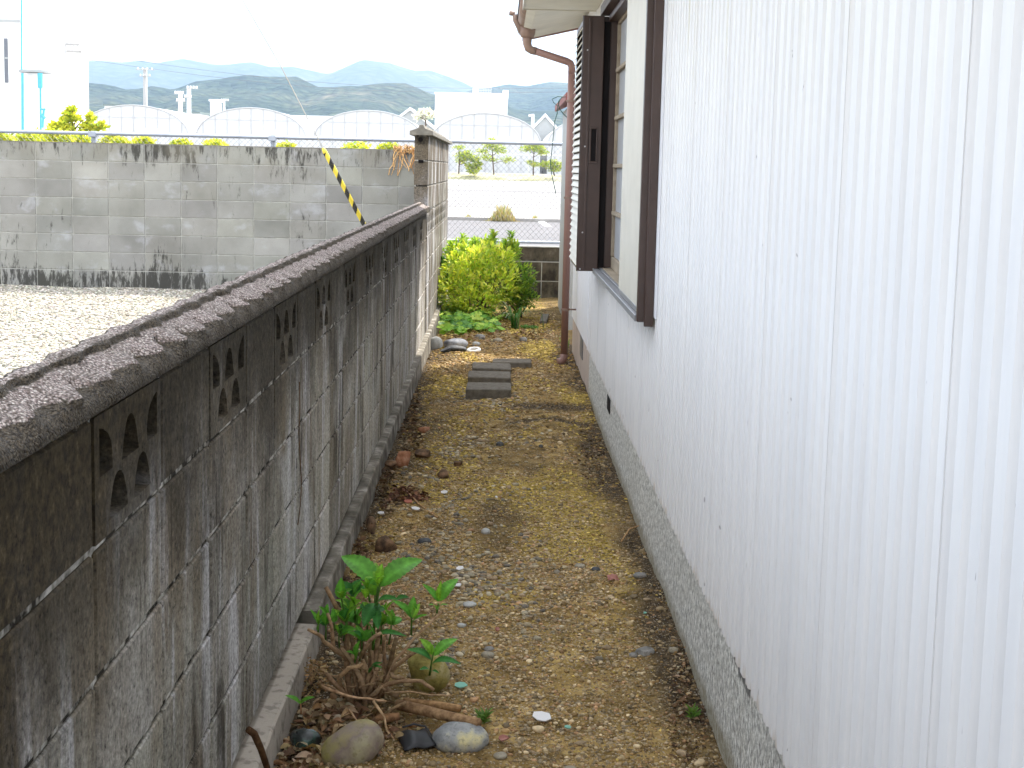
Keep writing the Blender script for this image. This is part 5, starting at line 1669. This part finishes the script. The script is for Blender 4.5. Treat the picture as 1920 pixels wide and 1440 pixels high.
tag(st.build('low_plant', M['leaf'], None, True), 'two upright blades and low leaves at the right edge of the planting', 'plant')
g = G(1072, 640); b = MB()
for q in range(60):
    p_ = Vector((.575 + R.uniform(-.02, .02), 11.3 + R.uniform(-.3, .3), .0)); a = R.random() * 6.28; l_ = R.uniform(.04, .10)
    leaf(b, p_, p_ + Vector((math.cos(a) * l_ * .4, math.sin(a) * l_ * .4, l_)), .006, jit((.14, .24, .04), .2, R), n=3)
tag(b.build('grass_tuft', M['leaf'], None, True), 'green grass tuft against the wall behind the downpipe foot', 'grass tuft')

# dead vine over the corner of the lot wall
R = random.Random(21); vi = MB()
for q in range(34):
    x0 = R.uniform(742, 782); pts = []
    x_, y_ = x0, 283 + R.uniform(-3, 2)
    if q < 20:
        for k in range(6):
            pts.append(P(x_, y_ + R.uniform(-3, 3) - 2, 14.66 + R.uniform(-.03, .06))); x_ += R.uniform(-11, 11); x_ = min(781, max(738, x_)); y_ = 280 + R.uniform(-6, 7)
    else:
        dx_ = R.uniform(-5, 4)
        for k in range(6):
            pts.append(P(x_, y_, 14.68 - .02 * R.random())); x_ += dx_ + R.uniform(-3, 3); x_ = min(781, x_); y_ += R.uniform(4, 12)
    c = R.choice([(2.4, 2.3, 1.9), (2.0, 1.9, 1.5), (1.6, 1.3, .9)])
    vi.tube(pts, R.uniform(.003, .007), 5, c)
tag(vi.build('dead_vine', M['stem_bark'], None, True), 'tangle of dead straw coloured vine on the lot wall beside the tall wall', 'vine')
# crack-like dry tendril on the low wall
b = MB(); b.tube([(WX + .004, 3.98 + a, z) for a, z in ((0, .86), (.01, .78), (-.01, .70), (.02, .62), (.05, .54), (.03, .47), (-.02, .42))], .0016, 5, (.35, .28, .22))
tag(b.build('dry_tendril', M['stem_bark'], None, True), 'thin dry tendril clinging to the middle of the low wall', 'tendril')

# ------------------------------------------------------------------ beyond the fence
YD = 15.76
ZR = .50


def sheet(name, x0, x1, y0, y1, z, mat, kind='structure'):
    b = MB(); b.quad((x0, y0, z), (x1, y0, z), (x1, y1, z), (x0, y1, z))
    return tag(b.build(name, M[mat]), kind=kind)


sheet('road', -80, 80, YD, 25.6, ZR, 'asphalt')
b = MB(); b.box(-80, 80, 25.6, 25.85, ZR - .03, ZR + .06); tag(b.build('kerb', M['pale_concrete']), kind='structure')
sheet('parking_lot', -80, 80, 25.85, 34, ZR + .012, 'pale_concrete')
sheet('parking_lot', -80, 80, 34, 62, ZR + .016, 'worn_asphalt')
sheet('parking_lot', -80, 80, 62, 112, ZR + .012, 'pale_concrete')
b = MB()


def stripe(p1, p2, wd, z):
    a = G(p1[0], p1[1], z); c = G(p2[0], p2[1], z)
    d_ = Vector((c.x - a.x, c.y - a.y, 0)); n_ = Vector((-d_.y, d_.x, 0)).normalized() * wd / 2
    b.quad((a.x - n_.x, a.y - n_.y, z), (c.x - n_.x, c.y - n_.y, z), (c.x + n_.x, c.y + n_.y, z), (a.x + n_.x, a.y + n_.y, z))


stripe((1010, 412), (1028, 425), .13, ZR + .006)
for q in range(5):
    xx = -41 + q * 15.6
    stripe_z = ZR + .024
    b.quad((xx, 36, stripe_z), (xx + .14, 36, stripe_z), (xx + 3.9, 58, stripe_z), (xx + 3.76, 58, stripe_z))
tag(b.build('road_markings', M['white_paint']), kind='structure')
# grass bank
nx, ny = 200, 14
xs = np.linspace(-90, 90, nx); ys = np.linspace(109.5, 114.5, ny)
X_, Y_ = np.meshgrid(xs, ys); kk = np.clip((Y_ - 109.5) / 3.5, 0, 1)
Z_ = ZR + .55 * kk ** .7 + (fbm(X_ * .8, Y_, 3, 4) - .5) * .22
i = np.arange(nx * ny).reshape(ny, nx)
tag(np_mesh('grass_bank', np.stack([X_, Y_, Z_], -1).reshape(-1, 3), np.stack([i[:-1, :-1], i[:-1, 1:], i[1:, 1:], i[1:, :-1]], -1).reshape(-1, 4), M['bank_grass'], None, None, True), kind='structure')
sheet('field', -150, 150, 114.4, 400, 1.02, 'pale_concrete')

# dry weeds on the kerb line
for wi, (px, py, wpx, hpx, n_, lab) in enumerate(((942, 415, 40, 36, 420, 'tallest clump of dry yellow weeds on the far road edge'), (878, 410, 18, 9, 90, 'low tuft of dry weeds left of the tallest clump'), (852, 412, 12, 7, 50, 'thin weed tuft at the road edge beside the tall wall'), (1003, 410, 10, 8, 60, 'small reddish weed tuft right of the tallest clump'))):
    b = MB(); g = G(px, py, ZR); R = random.Random(px); s_ = g.y / F
    for q in range(n_):
        x_ = g.x + R.gauss(0, .36) * wpx * s_; hh = hpx * s_ * R.uniform(.3, 1) * math.exp(-((x_ - g.x) / (wpx * s_ * .5)) ** 2)
        y_ = g.y + R.uniform(-.15, .15)
        a = R.random() * 6.28
        p_ = Vector((x_, y_, ZR)); leaf(b, p_, p_ + Vector((math.cos(a) * hh * .3, math.sin(a) * hh * .3, hh)), .016, jit(R.choice([(.45, .36, .16), (.5, .42, .22), (.30, .32, .10), (.35, .25, .12)]), .15, R), n=3)
    tag(b.build('dry_weeds', M['dry_leaf'], None), lab, 'weeds', 'dry weeds on the far road edge')

# far fence on the bank
ffy = 112.6
ff = empty('far_fence', (0, ffy, 1.05), 'thin white metal fence far away on top of the grass bank', 'fence')
b = MB()
for zz in (1.06, 2.68): b.tube([(-60, ffy, zz), (60, ffy, zz)], .035, 6)
b.build('rails', M['white_paint'], ff)
xx = P(858, 300, ffy).x
for k in range(-16, 17):
    x_ = xx + 3.0 * k
    b = MB(); b.tube([(x_, ffy, .9), (x_, ffy, 2.75)], .035, 6); b.build('post', M['white_paint'], ff)
b = MB(); x_ = -14.0
while x_ < 9:
    b.tube([(x_, ffy, 1.1), (x_, ffy, 2.65)], .006, 3, cap=False); x_ += .22
b.build('infill', M['vinyl_frame'], ff)

# greenhouses
GD = 126.0
sp_ = 217.5 * GD / F
gcx0 = P(250, 200, GD).x
zpk = P(684, 207, GD).z; zev = zpk - 2.75
GLOC = ['leftmost arched white greenhouse beside the tall white building', 'arched white greenhouse above the middle of the lot wall', 'arched white greenhouse straight behind the guy wire guard', 'arched white greenhouse above the tall wall end and the pines', 'arched white greenhouse partly hidden behind the downpipe', 'arched white greenhouse fully behind the house']
for k in range(5):
    cx_ = gcx0 + sp_ * k
    r = empty('greenhouse', (cx_, GD, 1.02), GLOC[k], 'greenhouse', 'arched greenhouses beyond the road')
    hw = sp_ * .47
    prof = [(cx_ - hw, 1.03)] + [(cx_ + hw * math.sin(a), zev + (zpk - zev) * math.cos(a) ** 1.0) for a in np.linspace(-math.pi / 2 * .99, math.pi / 2 * .99, 21)] + [(cx_ + hw, 1.03)]
    b = MB(); b.prism(prof, 'y', GD, GD + 34); b.build('vinyl_cover', M['vinyl_sheet'], r)
    b = MB()
    arc = [(x_, GD - .06, z_) for x_, z_ in prof[1:-1]]
    b.tube(arc, .06, 6)
    b.build('arch_frame', M['vinyl_frame'], r)
    b = MB()
    for j_ in range(-4, 5):
        x_ = cx_ + hw * j_ / 4.6
        zt = zev + (zpk - zev) * math.sqrt(max(0, 1 - (j_ / 4.6) ** 2))
        b.tube([(x_, GD - .05, 1.03), (x_, GD - .05, zt)], .03 if j_ else .045, 5)
    b.tube([(cx_ - hw, GD - .05, zev), (cx_ + hw, GD - .05, zev)], .03, 5)
    b.tube([(cx_ - hw * .75, GD - .05, zev + 1.6), (cx_ + hw * .75, GD - .05, zev + 1.6)], .02, 5)
    b.build('end_wall_posts', M['vinyl_frame'], r)
    b = MB(); b.box(cx_ + hw * .15, cx_ + hw * .5, GD - .12, GD - .02, zev + .1, zev + .6); b.build('vent_panel', M['white_wall'], r)


def bd(name, label, px0, px1, pyt, d, dep, mat, zb=1.02, gable=0, roofmat=None, cat='building', extra=None):
    a = P(px0, pyt, d); c = P(px1, pyt, d)
    zt = (a.z + c.z) / 2
    if px1 < 940: c = P(px1, pyt, d + dep)
    r = empty(name, ((a.x + c.x) / 2, d, zb), label, cat)
    b = MB()
    if gable:
        mx_ = (a.x + c.x) / 2; ze = zt - gable
        b.prism([(a.x, zb), (a.x, ze), (mx_, zt), (c.x, ze), (c.x, zb)], 'y', d, d + dep); b.build('walls', M[mat], r)
        b = MB(); ov = .5
        sl_ = gable / ((c.x - a.x) / 2)
        b.prism([(a.x - ov, ze - ov * sl_ + .03), (mx_, zt + .03), (c.x + ov, ze - ov * sl_ + .03), (c.x + ov, ze - ov * sl_ + .35), (mx_, zt + .38), (a.x - ov, ze - ov * sl_ + .35)], 'y', d - .4, d + dep + .4)
        b.build('roof', M[roofmat or mat], r)
    else:
        b.box(a.x, c.x, d, d + dep, zb, zt); b.build('walls', M[mat], r)
        b = MB(); b.box(a.x - .15, c.x + .15, d - .15, d + dep + .15, zt + .003, zt + .25); b.build('roof', M[roofmat or mat], r)
    return r, a, c


bd('warehouse', 'long white flat roofed warehouse behind the two leftmost greenhouses', 196, 345, 200, 172, 30, 'white_wall', roofmat='blue_roof')
r, a, c = bd('storage_building', 'low white building with dark green roof edge behind the second greenhouse', 345, 392, 213, 176, 6, 'white_wall', roofmat='blue_roof')
bd('stair_tower', 'small white square tower rising between the first two greenhouse arches', 394, 415, 190, 170, 2.5, 'white_wall')
bd('packing_house', 'long white low building behind the middle greenhouses', 505, 800, 222, 178, 30, 'white_wall')
bd('gabled_shed', 'white gabled shed with grey front left of the tall wall top', 712, 832, 207, 165, 8, 'grey_wall', gable=2.9, roofmat='white_wall')
bd('shed', 'grey gable fronted shed with white roof by the downpipe', 978, 1066, 219, 150, 24, 'grey_wall', gable=2.8, roofmat='white_wall')
r, a, c = bd('factory', 'large plain white factory block below the mountains', 816, 952, 177, 235, 30, 'white_wall')
b = MB(); q0 = P(892, 172, 234); b.tube([(q0.x, 234, 2), (q0.x, 234, q0.z + .6)], .55, 10); b.build('vent_pipe', M['white_wall'], r)
b = MB(); q1 = P(897, 173, 240); q2 = P(921, 164, 240)
for k in range(6):
    x_ = q1.x + (q2.x - q1.x) * k / 5; b.tube([(x_, 240, q1.z - .5), (x_, 240, q2.z)], .06, 5)
for k in range(4):
    z_ = q1.z + (q2.z - q1.z) * k / 3; b.tube([(q1.x, 240, z_), (q2.x, 240, z_)], .06, 5)
b.build('roof_frame', M['grey_wall'], r)
b = MB(); q3 = P(948, 171, 234); b.box(q3.x - .5, q3.x + .5, 236, 238, q3.z - 1, q3.z + .3); b.build('roof_box', M['white_wall'], r)

# tall white building at the left edge
WB = 84.0
e_ = P(166, 150, WB + 6)
wb_ = empty('tall_building', (e_.x - 8, WB, .5), 'tall plain white building with cyan pipes at the left edge', 'building')
b = MB(); b.box(e_.x - 26, e_.x, WB, WB + 6, .5, 19); b.build('walls', M['white_wall'], wb_)
b = MB(); a = P(8, 72, WB); c = P(16, 155, WB); b.box(a.x, c.x, WB - .08, WB - .01, c.z, a.z); wn = b.build('window', M['window_grey'], wb_)
b = MB(); b.box(a.x - .03, c.x + .03, WB - .12, WB - .081, (a.z + c.z) / 2 + .1, (a.z + c.z) / 2 + .2); b.build('frame', M['grey_wall'], wn)
b = MB(); a = P(0, 36, WB); c = P(38, 42, WB); b.box(a.x - 6, c.x, WB - .06, WB - .01, c.z, a.z); b.build('sign_band', M['grey_wall'], wb_)
# column with ledge and cyan pipes
WC = 80.0
cl_ = empty('water_column', (P(60, 240, WC).x, WC, .5), 'white column with flat ledge and cyan pipes in front of the tall building', 'tank tower')
a = P(46, 136, WC); c = P(76, 240, WC); cxm = (a.x + c.x) / 2
b = MB(); b.tube([(cxm, WC + .6, .5), (cxm, WC + .6, a.z)], .48, 20); b.build('column', M['white_wall'], cl_, False)
a = P(29, 132, WC); c = P(90, 138, WC); b = MB(); b.tube([(cxm, WC + .6, a.z - .08), (cxm, WC + .6, a.z + .06)], (c.x - a.x) / 2, 24); b.build('ledge', M['grey_wall'], cl_)
for (x_, y0_, y1_, wpx) in ((42, 137, 245, 5), (75, 137, 165, 9), (76, 165, 245, 4), (40, -120, 131, 3.2), (71, -120, 131, 1.0)):
    a = P(x_, y0_, WC - .4); c = P(x_ + .5, y1_, WC - .4); b = MB(); b.tube([a, c], wpx * WC / F / 2, 8); b.build('pipe', M['cyan_paint'], cl_)
a = P(82, 205, WC - 2); c = P(80, 240, WC - 2); b = MB(); b.tube([c, a], .07, 8); b.tube([a + Vector((-.18, 0, 0)), a + Vector((.1, 0, .02))], .06, 8); b.tube([P(77, 215, WC - 2), P(84, 222, WC - 2)], .1, 8)
b.build('valve', M['cyan_paint'], cl_)


def pole(label, px, pytop, d, arms, r=.14, xtra=None, zb=1.0, mat='pole_concrete'):
    a = P(px, pytop, d)
    o = empty('utility_pole', (a.x, d, zb), label, 'utility pole')
    b = MB(); b.tube([(a.x, d, zb), (a.x, d, a.z)], [r * 1.3, r], 8); b.build('pole', M[mat], o, True)
    for (pya, x0, x1) in arms:
        z_ = P(px, pya, d).z; s_ = d / F
        b = MB(); b.box(a.x + x0 * s_, a.x + x1 * s_, d - r - .12, d - r - .01, z_ - .06, z_ + .06)
        ar = b.build('crossarm', M['pole_concrete'], o)
        n_ = 4
        b = MB()
        for k in range(n_):
            x_ = a.x + (x0 + (x1 - x0) * (k + .5) / n_) * s_
            b.tube([(x_, d - r - .06, z_ + .065), (x_, d - r - .06, z_ + .30)], .10, 6)
        b.build('insulators', M['white_wall'], ar)
    return o


pole('tall grey pole with crossarms before the hills above the left greenhouse', 272, 128, 190, [(131, -16, 18), (143, -10, 12)], .28)
pole('white pole with a crossarm right of the long warehouse roof', 338, 174, 150, [(176, -10, 8), (190, -7, 10)], .22, mat='white_wall')
pole('white pole with a crossarm behind the shorter white pole', 354, 165, 155, [(166, -4, 18), (183, -8, 6)], .22, mat='white_wall')
pole('thin pole with wide crossarms in front of the tall white building', 122, 80, 70, [(84, 2, 28), (97, 4, 32)], .07, zb=.5, mat='vinyl_frame')
pole('small pole between factory and shed', 999, 214, 190, [(219, -8, 2)], .2, mat='white_wall')
pole('low pole with arms right of the small tower', 420, 186, 200, [(189, -6, 10)], .15, mat='white_wall')
for (pa, pb, d, lab) in (((165, 100), (1075, 165), 240, 'upper sagging power line across the mountains'), ((165, 112), (1075, 172), 244, 'lower sagging power line across the mountains')):
    b = MB(); a = P(*pa, d); c = P(*pb, d)
    b.tube([a.lerp(c, k / 16) - Vector((0, 0, 2.2 * math.sin(math.pi * k / 16))) for k in range(17)], .035, 4)
    tag(b.build('power_line', M['window_grey']), lab, 'power line', 'power lines before the mountains')


# ------------------------------------------------------------------ trees beyond the fence
def clump_tree(name, label, base, clumps, n, ls, cols, trunk, seed, group=None, cat='tree', mat='far_leaf', tr=.06):
    R = random.Random(seed)
    r = empty(name, base, label, cat, group)
    b = MB(); tot = sum(c[3] ** 2 for c in clumps)
    for (x_, y_, z_, rr, sx, sz) in clumps:
        for q in range(int(n * rr * rr / tot)):
            v = Vector((R.gauss(0, 1), R.gauss(0, 1), R.gauss(0, 1))).normalized() * (R.random() ** .5) * rr
            p_ = Vector((x_ + v.x * sx, y_ + v.y, z_ + v.z * sz))
            dv_ = Vector((R.uniform(-1, 1), R.uniform(-1, 1), R.uniform(-.3, 1))).normalized()
            l_ = ls * R.uniform(.6, 1.3)
            sd_ = dv_.cross(Vector((R.uniform(-1, 1), R.uniform(-1, 1), .5))).normalized() * l_ * .28
            b.add([p_, p_ + dv_ * l_ * .5 + sd_, p_ + dv_ * l_, p_ + dv_ * l_ * .5 - sd_], [(0, 1, 2, 3)], jit(R.choice(cols), .25, R))
    b.build('crown', M[mat], r)
    b = MB(); bs = Vector(base)
    tops = [Vector(c[:3]) for c in clumps]
    spine = [bs, bs.lerp(Vector(trunk[0]), .5) + Vector((R.uniform(-.1, .1), 0, 0)), Vector(trunk[0])]
    b.tube(spine, [tr, tr * .8, tr * .35], 7)
    for t_ in tops:
        k = max(.1, min(.95, (t_.z - .35 - bs.z) / max(.1, spine[2].z - bs.z)))
        s0 = spine[0].lerp(spine[1], k * 2) if k < .5 else spine[1].lerp(spine[2], k * 2 - 1)
        b.tube([s0, s0.lerp(t_, .5) + Vector((0, 0, .05)), t_], [tr * .5, tr * .35, tr * .2], 5)
    b.build('trunk', M['tree_bark'], r, True)


PC = [(.26, .34, .05), (.40, .46, .07), (.18, .25, .05), (.52, .54, .12)]
PD = 110.5


def pine(label, bx, by, cl, seed):
    g = P(bx, by, PD); g.z = .95
    cs = [bl(px, py, PD + random.uniform(-.4, .4), r_, 1.5, .62) for px, py, r_ in cl]
    tp = max(cs, key=lambda c: c[2])
    clump_tree('pine_tree', label, g, cs, 1500, .16, PC, [(tp[0], tp[1], tp[2])], seed, 'small pines on the grass bank')


pine('leftmost small pine on the bank next to the tall wall', 860, 326, [(860, 277, 8), (868, 293, 12), (884, 297, 12), (875, 287, 9), (865, 302, 9), (893, 302, 7)], 1)
pine('low pine bush right of the leftmost pine', 888, 326, [(888, 316, 11), (880, 310, 7), (896, 308, 8), (886, 322, 8)], 2)
pine('tallest pine on the bank with a wide flat crown', 926, 326, [(923, 262, 6), (918, 272, 11), (930, 276, 13), (938, 284, 10), (905, 284, 11), (952, 300, 11), (912, 296, 11), (926, 300, 7)], 3)
pine('pine with one thick upper pad right of the tallest one', 1000, 326, [(1002, 275, 13), (988, 280, 10), (1018, 287, 8), (1010, 281, 9), (1003, 309, 8), (994, 304, 6)], 4)
pine('low wide pine nearest the downpipe', 1040, 326, [(1030, 308, 12), (1046, 314, 13), (1058, 308, 11), (1038, 318, 10), (1020, 309, 8), (1036, 304, 8)], 5)
# sunlit bushes behind the left part of the chain link fence
HC = [(.60, .62, .07), (.45, .50, .05), (.30, .38, .05), (.70, .66, .10)]
hb_ = [(8, 256, 22, 'yellow green bush at the far left edge above the lot wall'), (44, 258, 20, 'second yellow bush from the left above the lot wall'), (78, 256, 22, 'bush at the foot of the young tree above the lot wall'), (115, 258, 24, 'dense yellow green bush right of the young tree foot'), (152, 260, 22, 'bush just left of the first fence post above the wall'), (205, 262, 20, 'bush just right of the first fence post above the wall'),
       (228, 266, 12, 'tiny bush tip right of the first fence post'), (266, 266, 17, 'separate bush a third of the way along the lot wall'), (338, 268, 15, 'faint bush midway between the two fence posts'), (407, 270, 18, 'bush left of the second fence post above the wall'), (535, 276, 14, 'bush just right of the second fence post'), (668, 274, 20, 'bush right of the striped guard above the wall'), (724, 276, 12, 'small bush beside the dead vine above the wall')]
for q, (px, py, r_, lab) in enumerate(hb_):
    d = 27 + (q % 3)
    cs = [bl(px + random.uniform(-.8, .8) * r_, py + 2 + random.uniform(-.2, .5) * r_, d, r_ * random.uniform(.5, .8), 1.3, .9) for _ in range(6)] + [bl(px, 300, d, r_ * 1.2, 1, 1)]
    g = P(px, 300, d); g.z = ZR
    clump_tree('bush', lab, g, cs, 1100, .085, HC, [(g.x, d, P(px, py, d).z)], 40 + q, 'bushes above the lot wall', 'bush', tr=.03)
cs = [bl(x_, y_, 30, r_, 1, .9) for x_, y_, r_ in ((128, 214, 9), (136, 206, 6), (120, 228, 9), (133, 224, 8), (108, 237, 10), (142, 222, 7), (170, 226, 7), (168, 217, 5), (178, 240, 8), (190, 239, 8), (160, 240, 9), (128, 240, 12), (98, 243, 8))]
g = P(132, 300, 30); g.z = ZR
clump_tree('young_tree', 'young tree with airy yellow green tips before the tall white building', g, cs, 1300, .12, HC, [(P(134, 212, 30).x, 30, P(134, 212, 30).z)], 77, tr=.035)
cs = [bl(x_, y_, 160, r_, 1.1, .9) for x_, y_, r_ in ((792, 214, 6), (803, 211, 5), (783, 219, 6), (800, 219, 7), (809, 217, 5))]
g = P(798, 250, 160); g.z = 1.0
clump_tree('blossom_tree', 'white blossoming tree left of the factory block', g, cs, 700, .5, [(.75, .74, .72), (.65, .64, .62)], [(g.x, 160, P(798, 210, 160).z)], 78, tr=.2)

# ------------------------------------------------------------------ hills and mountains
def ridge(name, pts, D, depth, mat, seed, rough, slope=.9, z0=-5):
    px = np.array([p[0] for p in pts], float); py = np.array([p[1] for p in pts], float)
    wx = []; wz = []
    for a, b_ in zip(px, py):
        v = P(a, b_, D); wx.append(v.x); wz.append(v.z)
    nx, ny = 620, 46
    xs = np.linspace(min(wx), max(wx), nx)
    zr = np.interp(xs, wx, wz)
    V = []
    ts = np.linspace(-1, 1, ny)
    XX, TT = np.meshgrid(xs, ts)
    YY = D + TT * depth
    ZR_ = np.interp(XX + (fbm(XX * 3 / depth, YY * 3 / depth, 3, seed) - .5) * depth * .3 * np.abs(TT), wx, wz)
    fall = (1 - np.abs(TT) ** 1.15)
    gull = (fbm(XX * 6 / depth + 3, YY * 2.2 / depth, 4, seed + 5) - .5) * np.abs(TT) * (1 - np.abs(TT)) * 1.8
    Z = z0 + (ZR_ - z0) * np.clip(fall + gull, 0, 1.0) + (fbm(XX * .04 * 600 / D, YY * .04 * 600 / D, 3, seed + 9) - .5) * rough * (1 - .3 * np.abs(TT))
    i = np.arange(nx * ny).reshape(ny, nx)
    o = np_mesh(name, np.stack([XX, YY, Z], -1).reshape(-1, 3), np.stack([i[:-1, :-1], i[:-1, 1:], i[1:, 1:], i[1:, :-1]], -1).reshape(-1, 4), M[mat], None, None, True)
    return tag(o, kind='structure')


ridge('hills', [(-900, 175), (-300, 160), (0, 165), (165, 153), (205, 158), (240, 167), (290, 165), (325, 171), (370, 155), (430, 146), (520, 143), (560, 146), (600, 166), (640, 165), (700, 160), (762, 157), (812, 171), (885, 171), (930, 185), (960, 205), (1000, 212), (1100, 205), (1500, 190), (2800, 200)], 1250, 420, 'wooded_hill', 3, 9)
ridge('hills', [(-900, 200), (600, 200), (780, 195), (860, 178), (894, 165), (959, 154), (990, 161), (1031, 156), (1062, 158), (1300, 150), (2800, 170)], 1900, 600, 'wooded_hill', 13, 10)
ridge('mountains', [(-900, 120), (-300, 100), (0, 118), (165, 113), (230, 117), (270, 113), (300, 120), (345, 111), (400, 120), (440, 120), (485, 117), (530, 127), (550, 123), (616, 135), (650, 124), (684, 109), (731, 113), (781, 130), (806, 128), (840, 138), (887, 162), (960, 190), (1100, 185), (1500, 160), (2800, 170)], 3200, 1100, 'far_mountain', 23, 14)

# ------------------------------------------------------------------ haze
hm = bpy.data.materials.new('haze_air'); hm.use_nodes = True
ht = hm.node_tree; ht.nodes.clear()
ho = ht.nodes.new('ShaderNodeOutputMaterial'); hv = ht.nodes.new('ShaderNodeVolumePrincipled')
hv.inputs['Color'].default_value = (.52, .74, 1.0, 1); hv.inputs['Density'].default_value = .00031
hv.inputs['Anisotropy'].default_value = .2
ht.links.new(hv.outputs[0], ho.inputs['Volume'])
b = MB(); b.box(-5600, 5600, -80, 5700, -8, 640)
hz = b.build('haze', hm)
tag(hz, 'pale bluish haze fading the mountains', 'haze', kind='stuff')
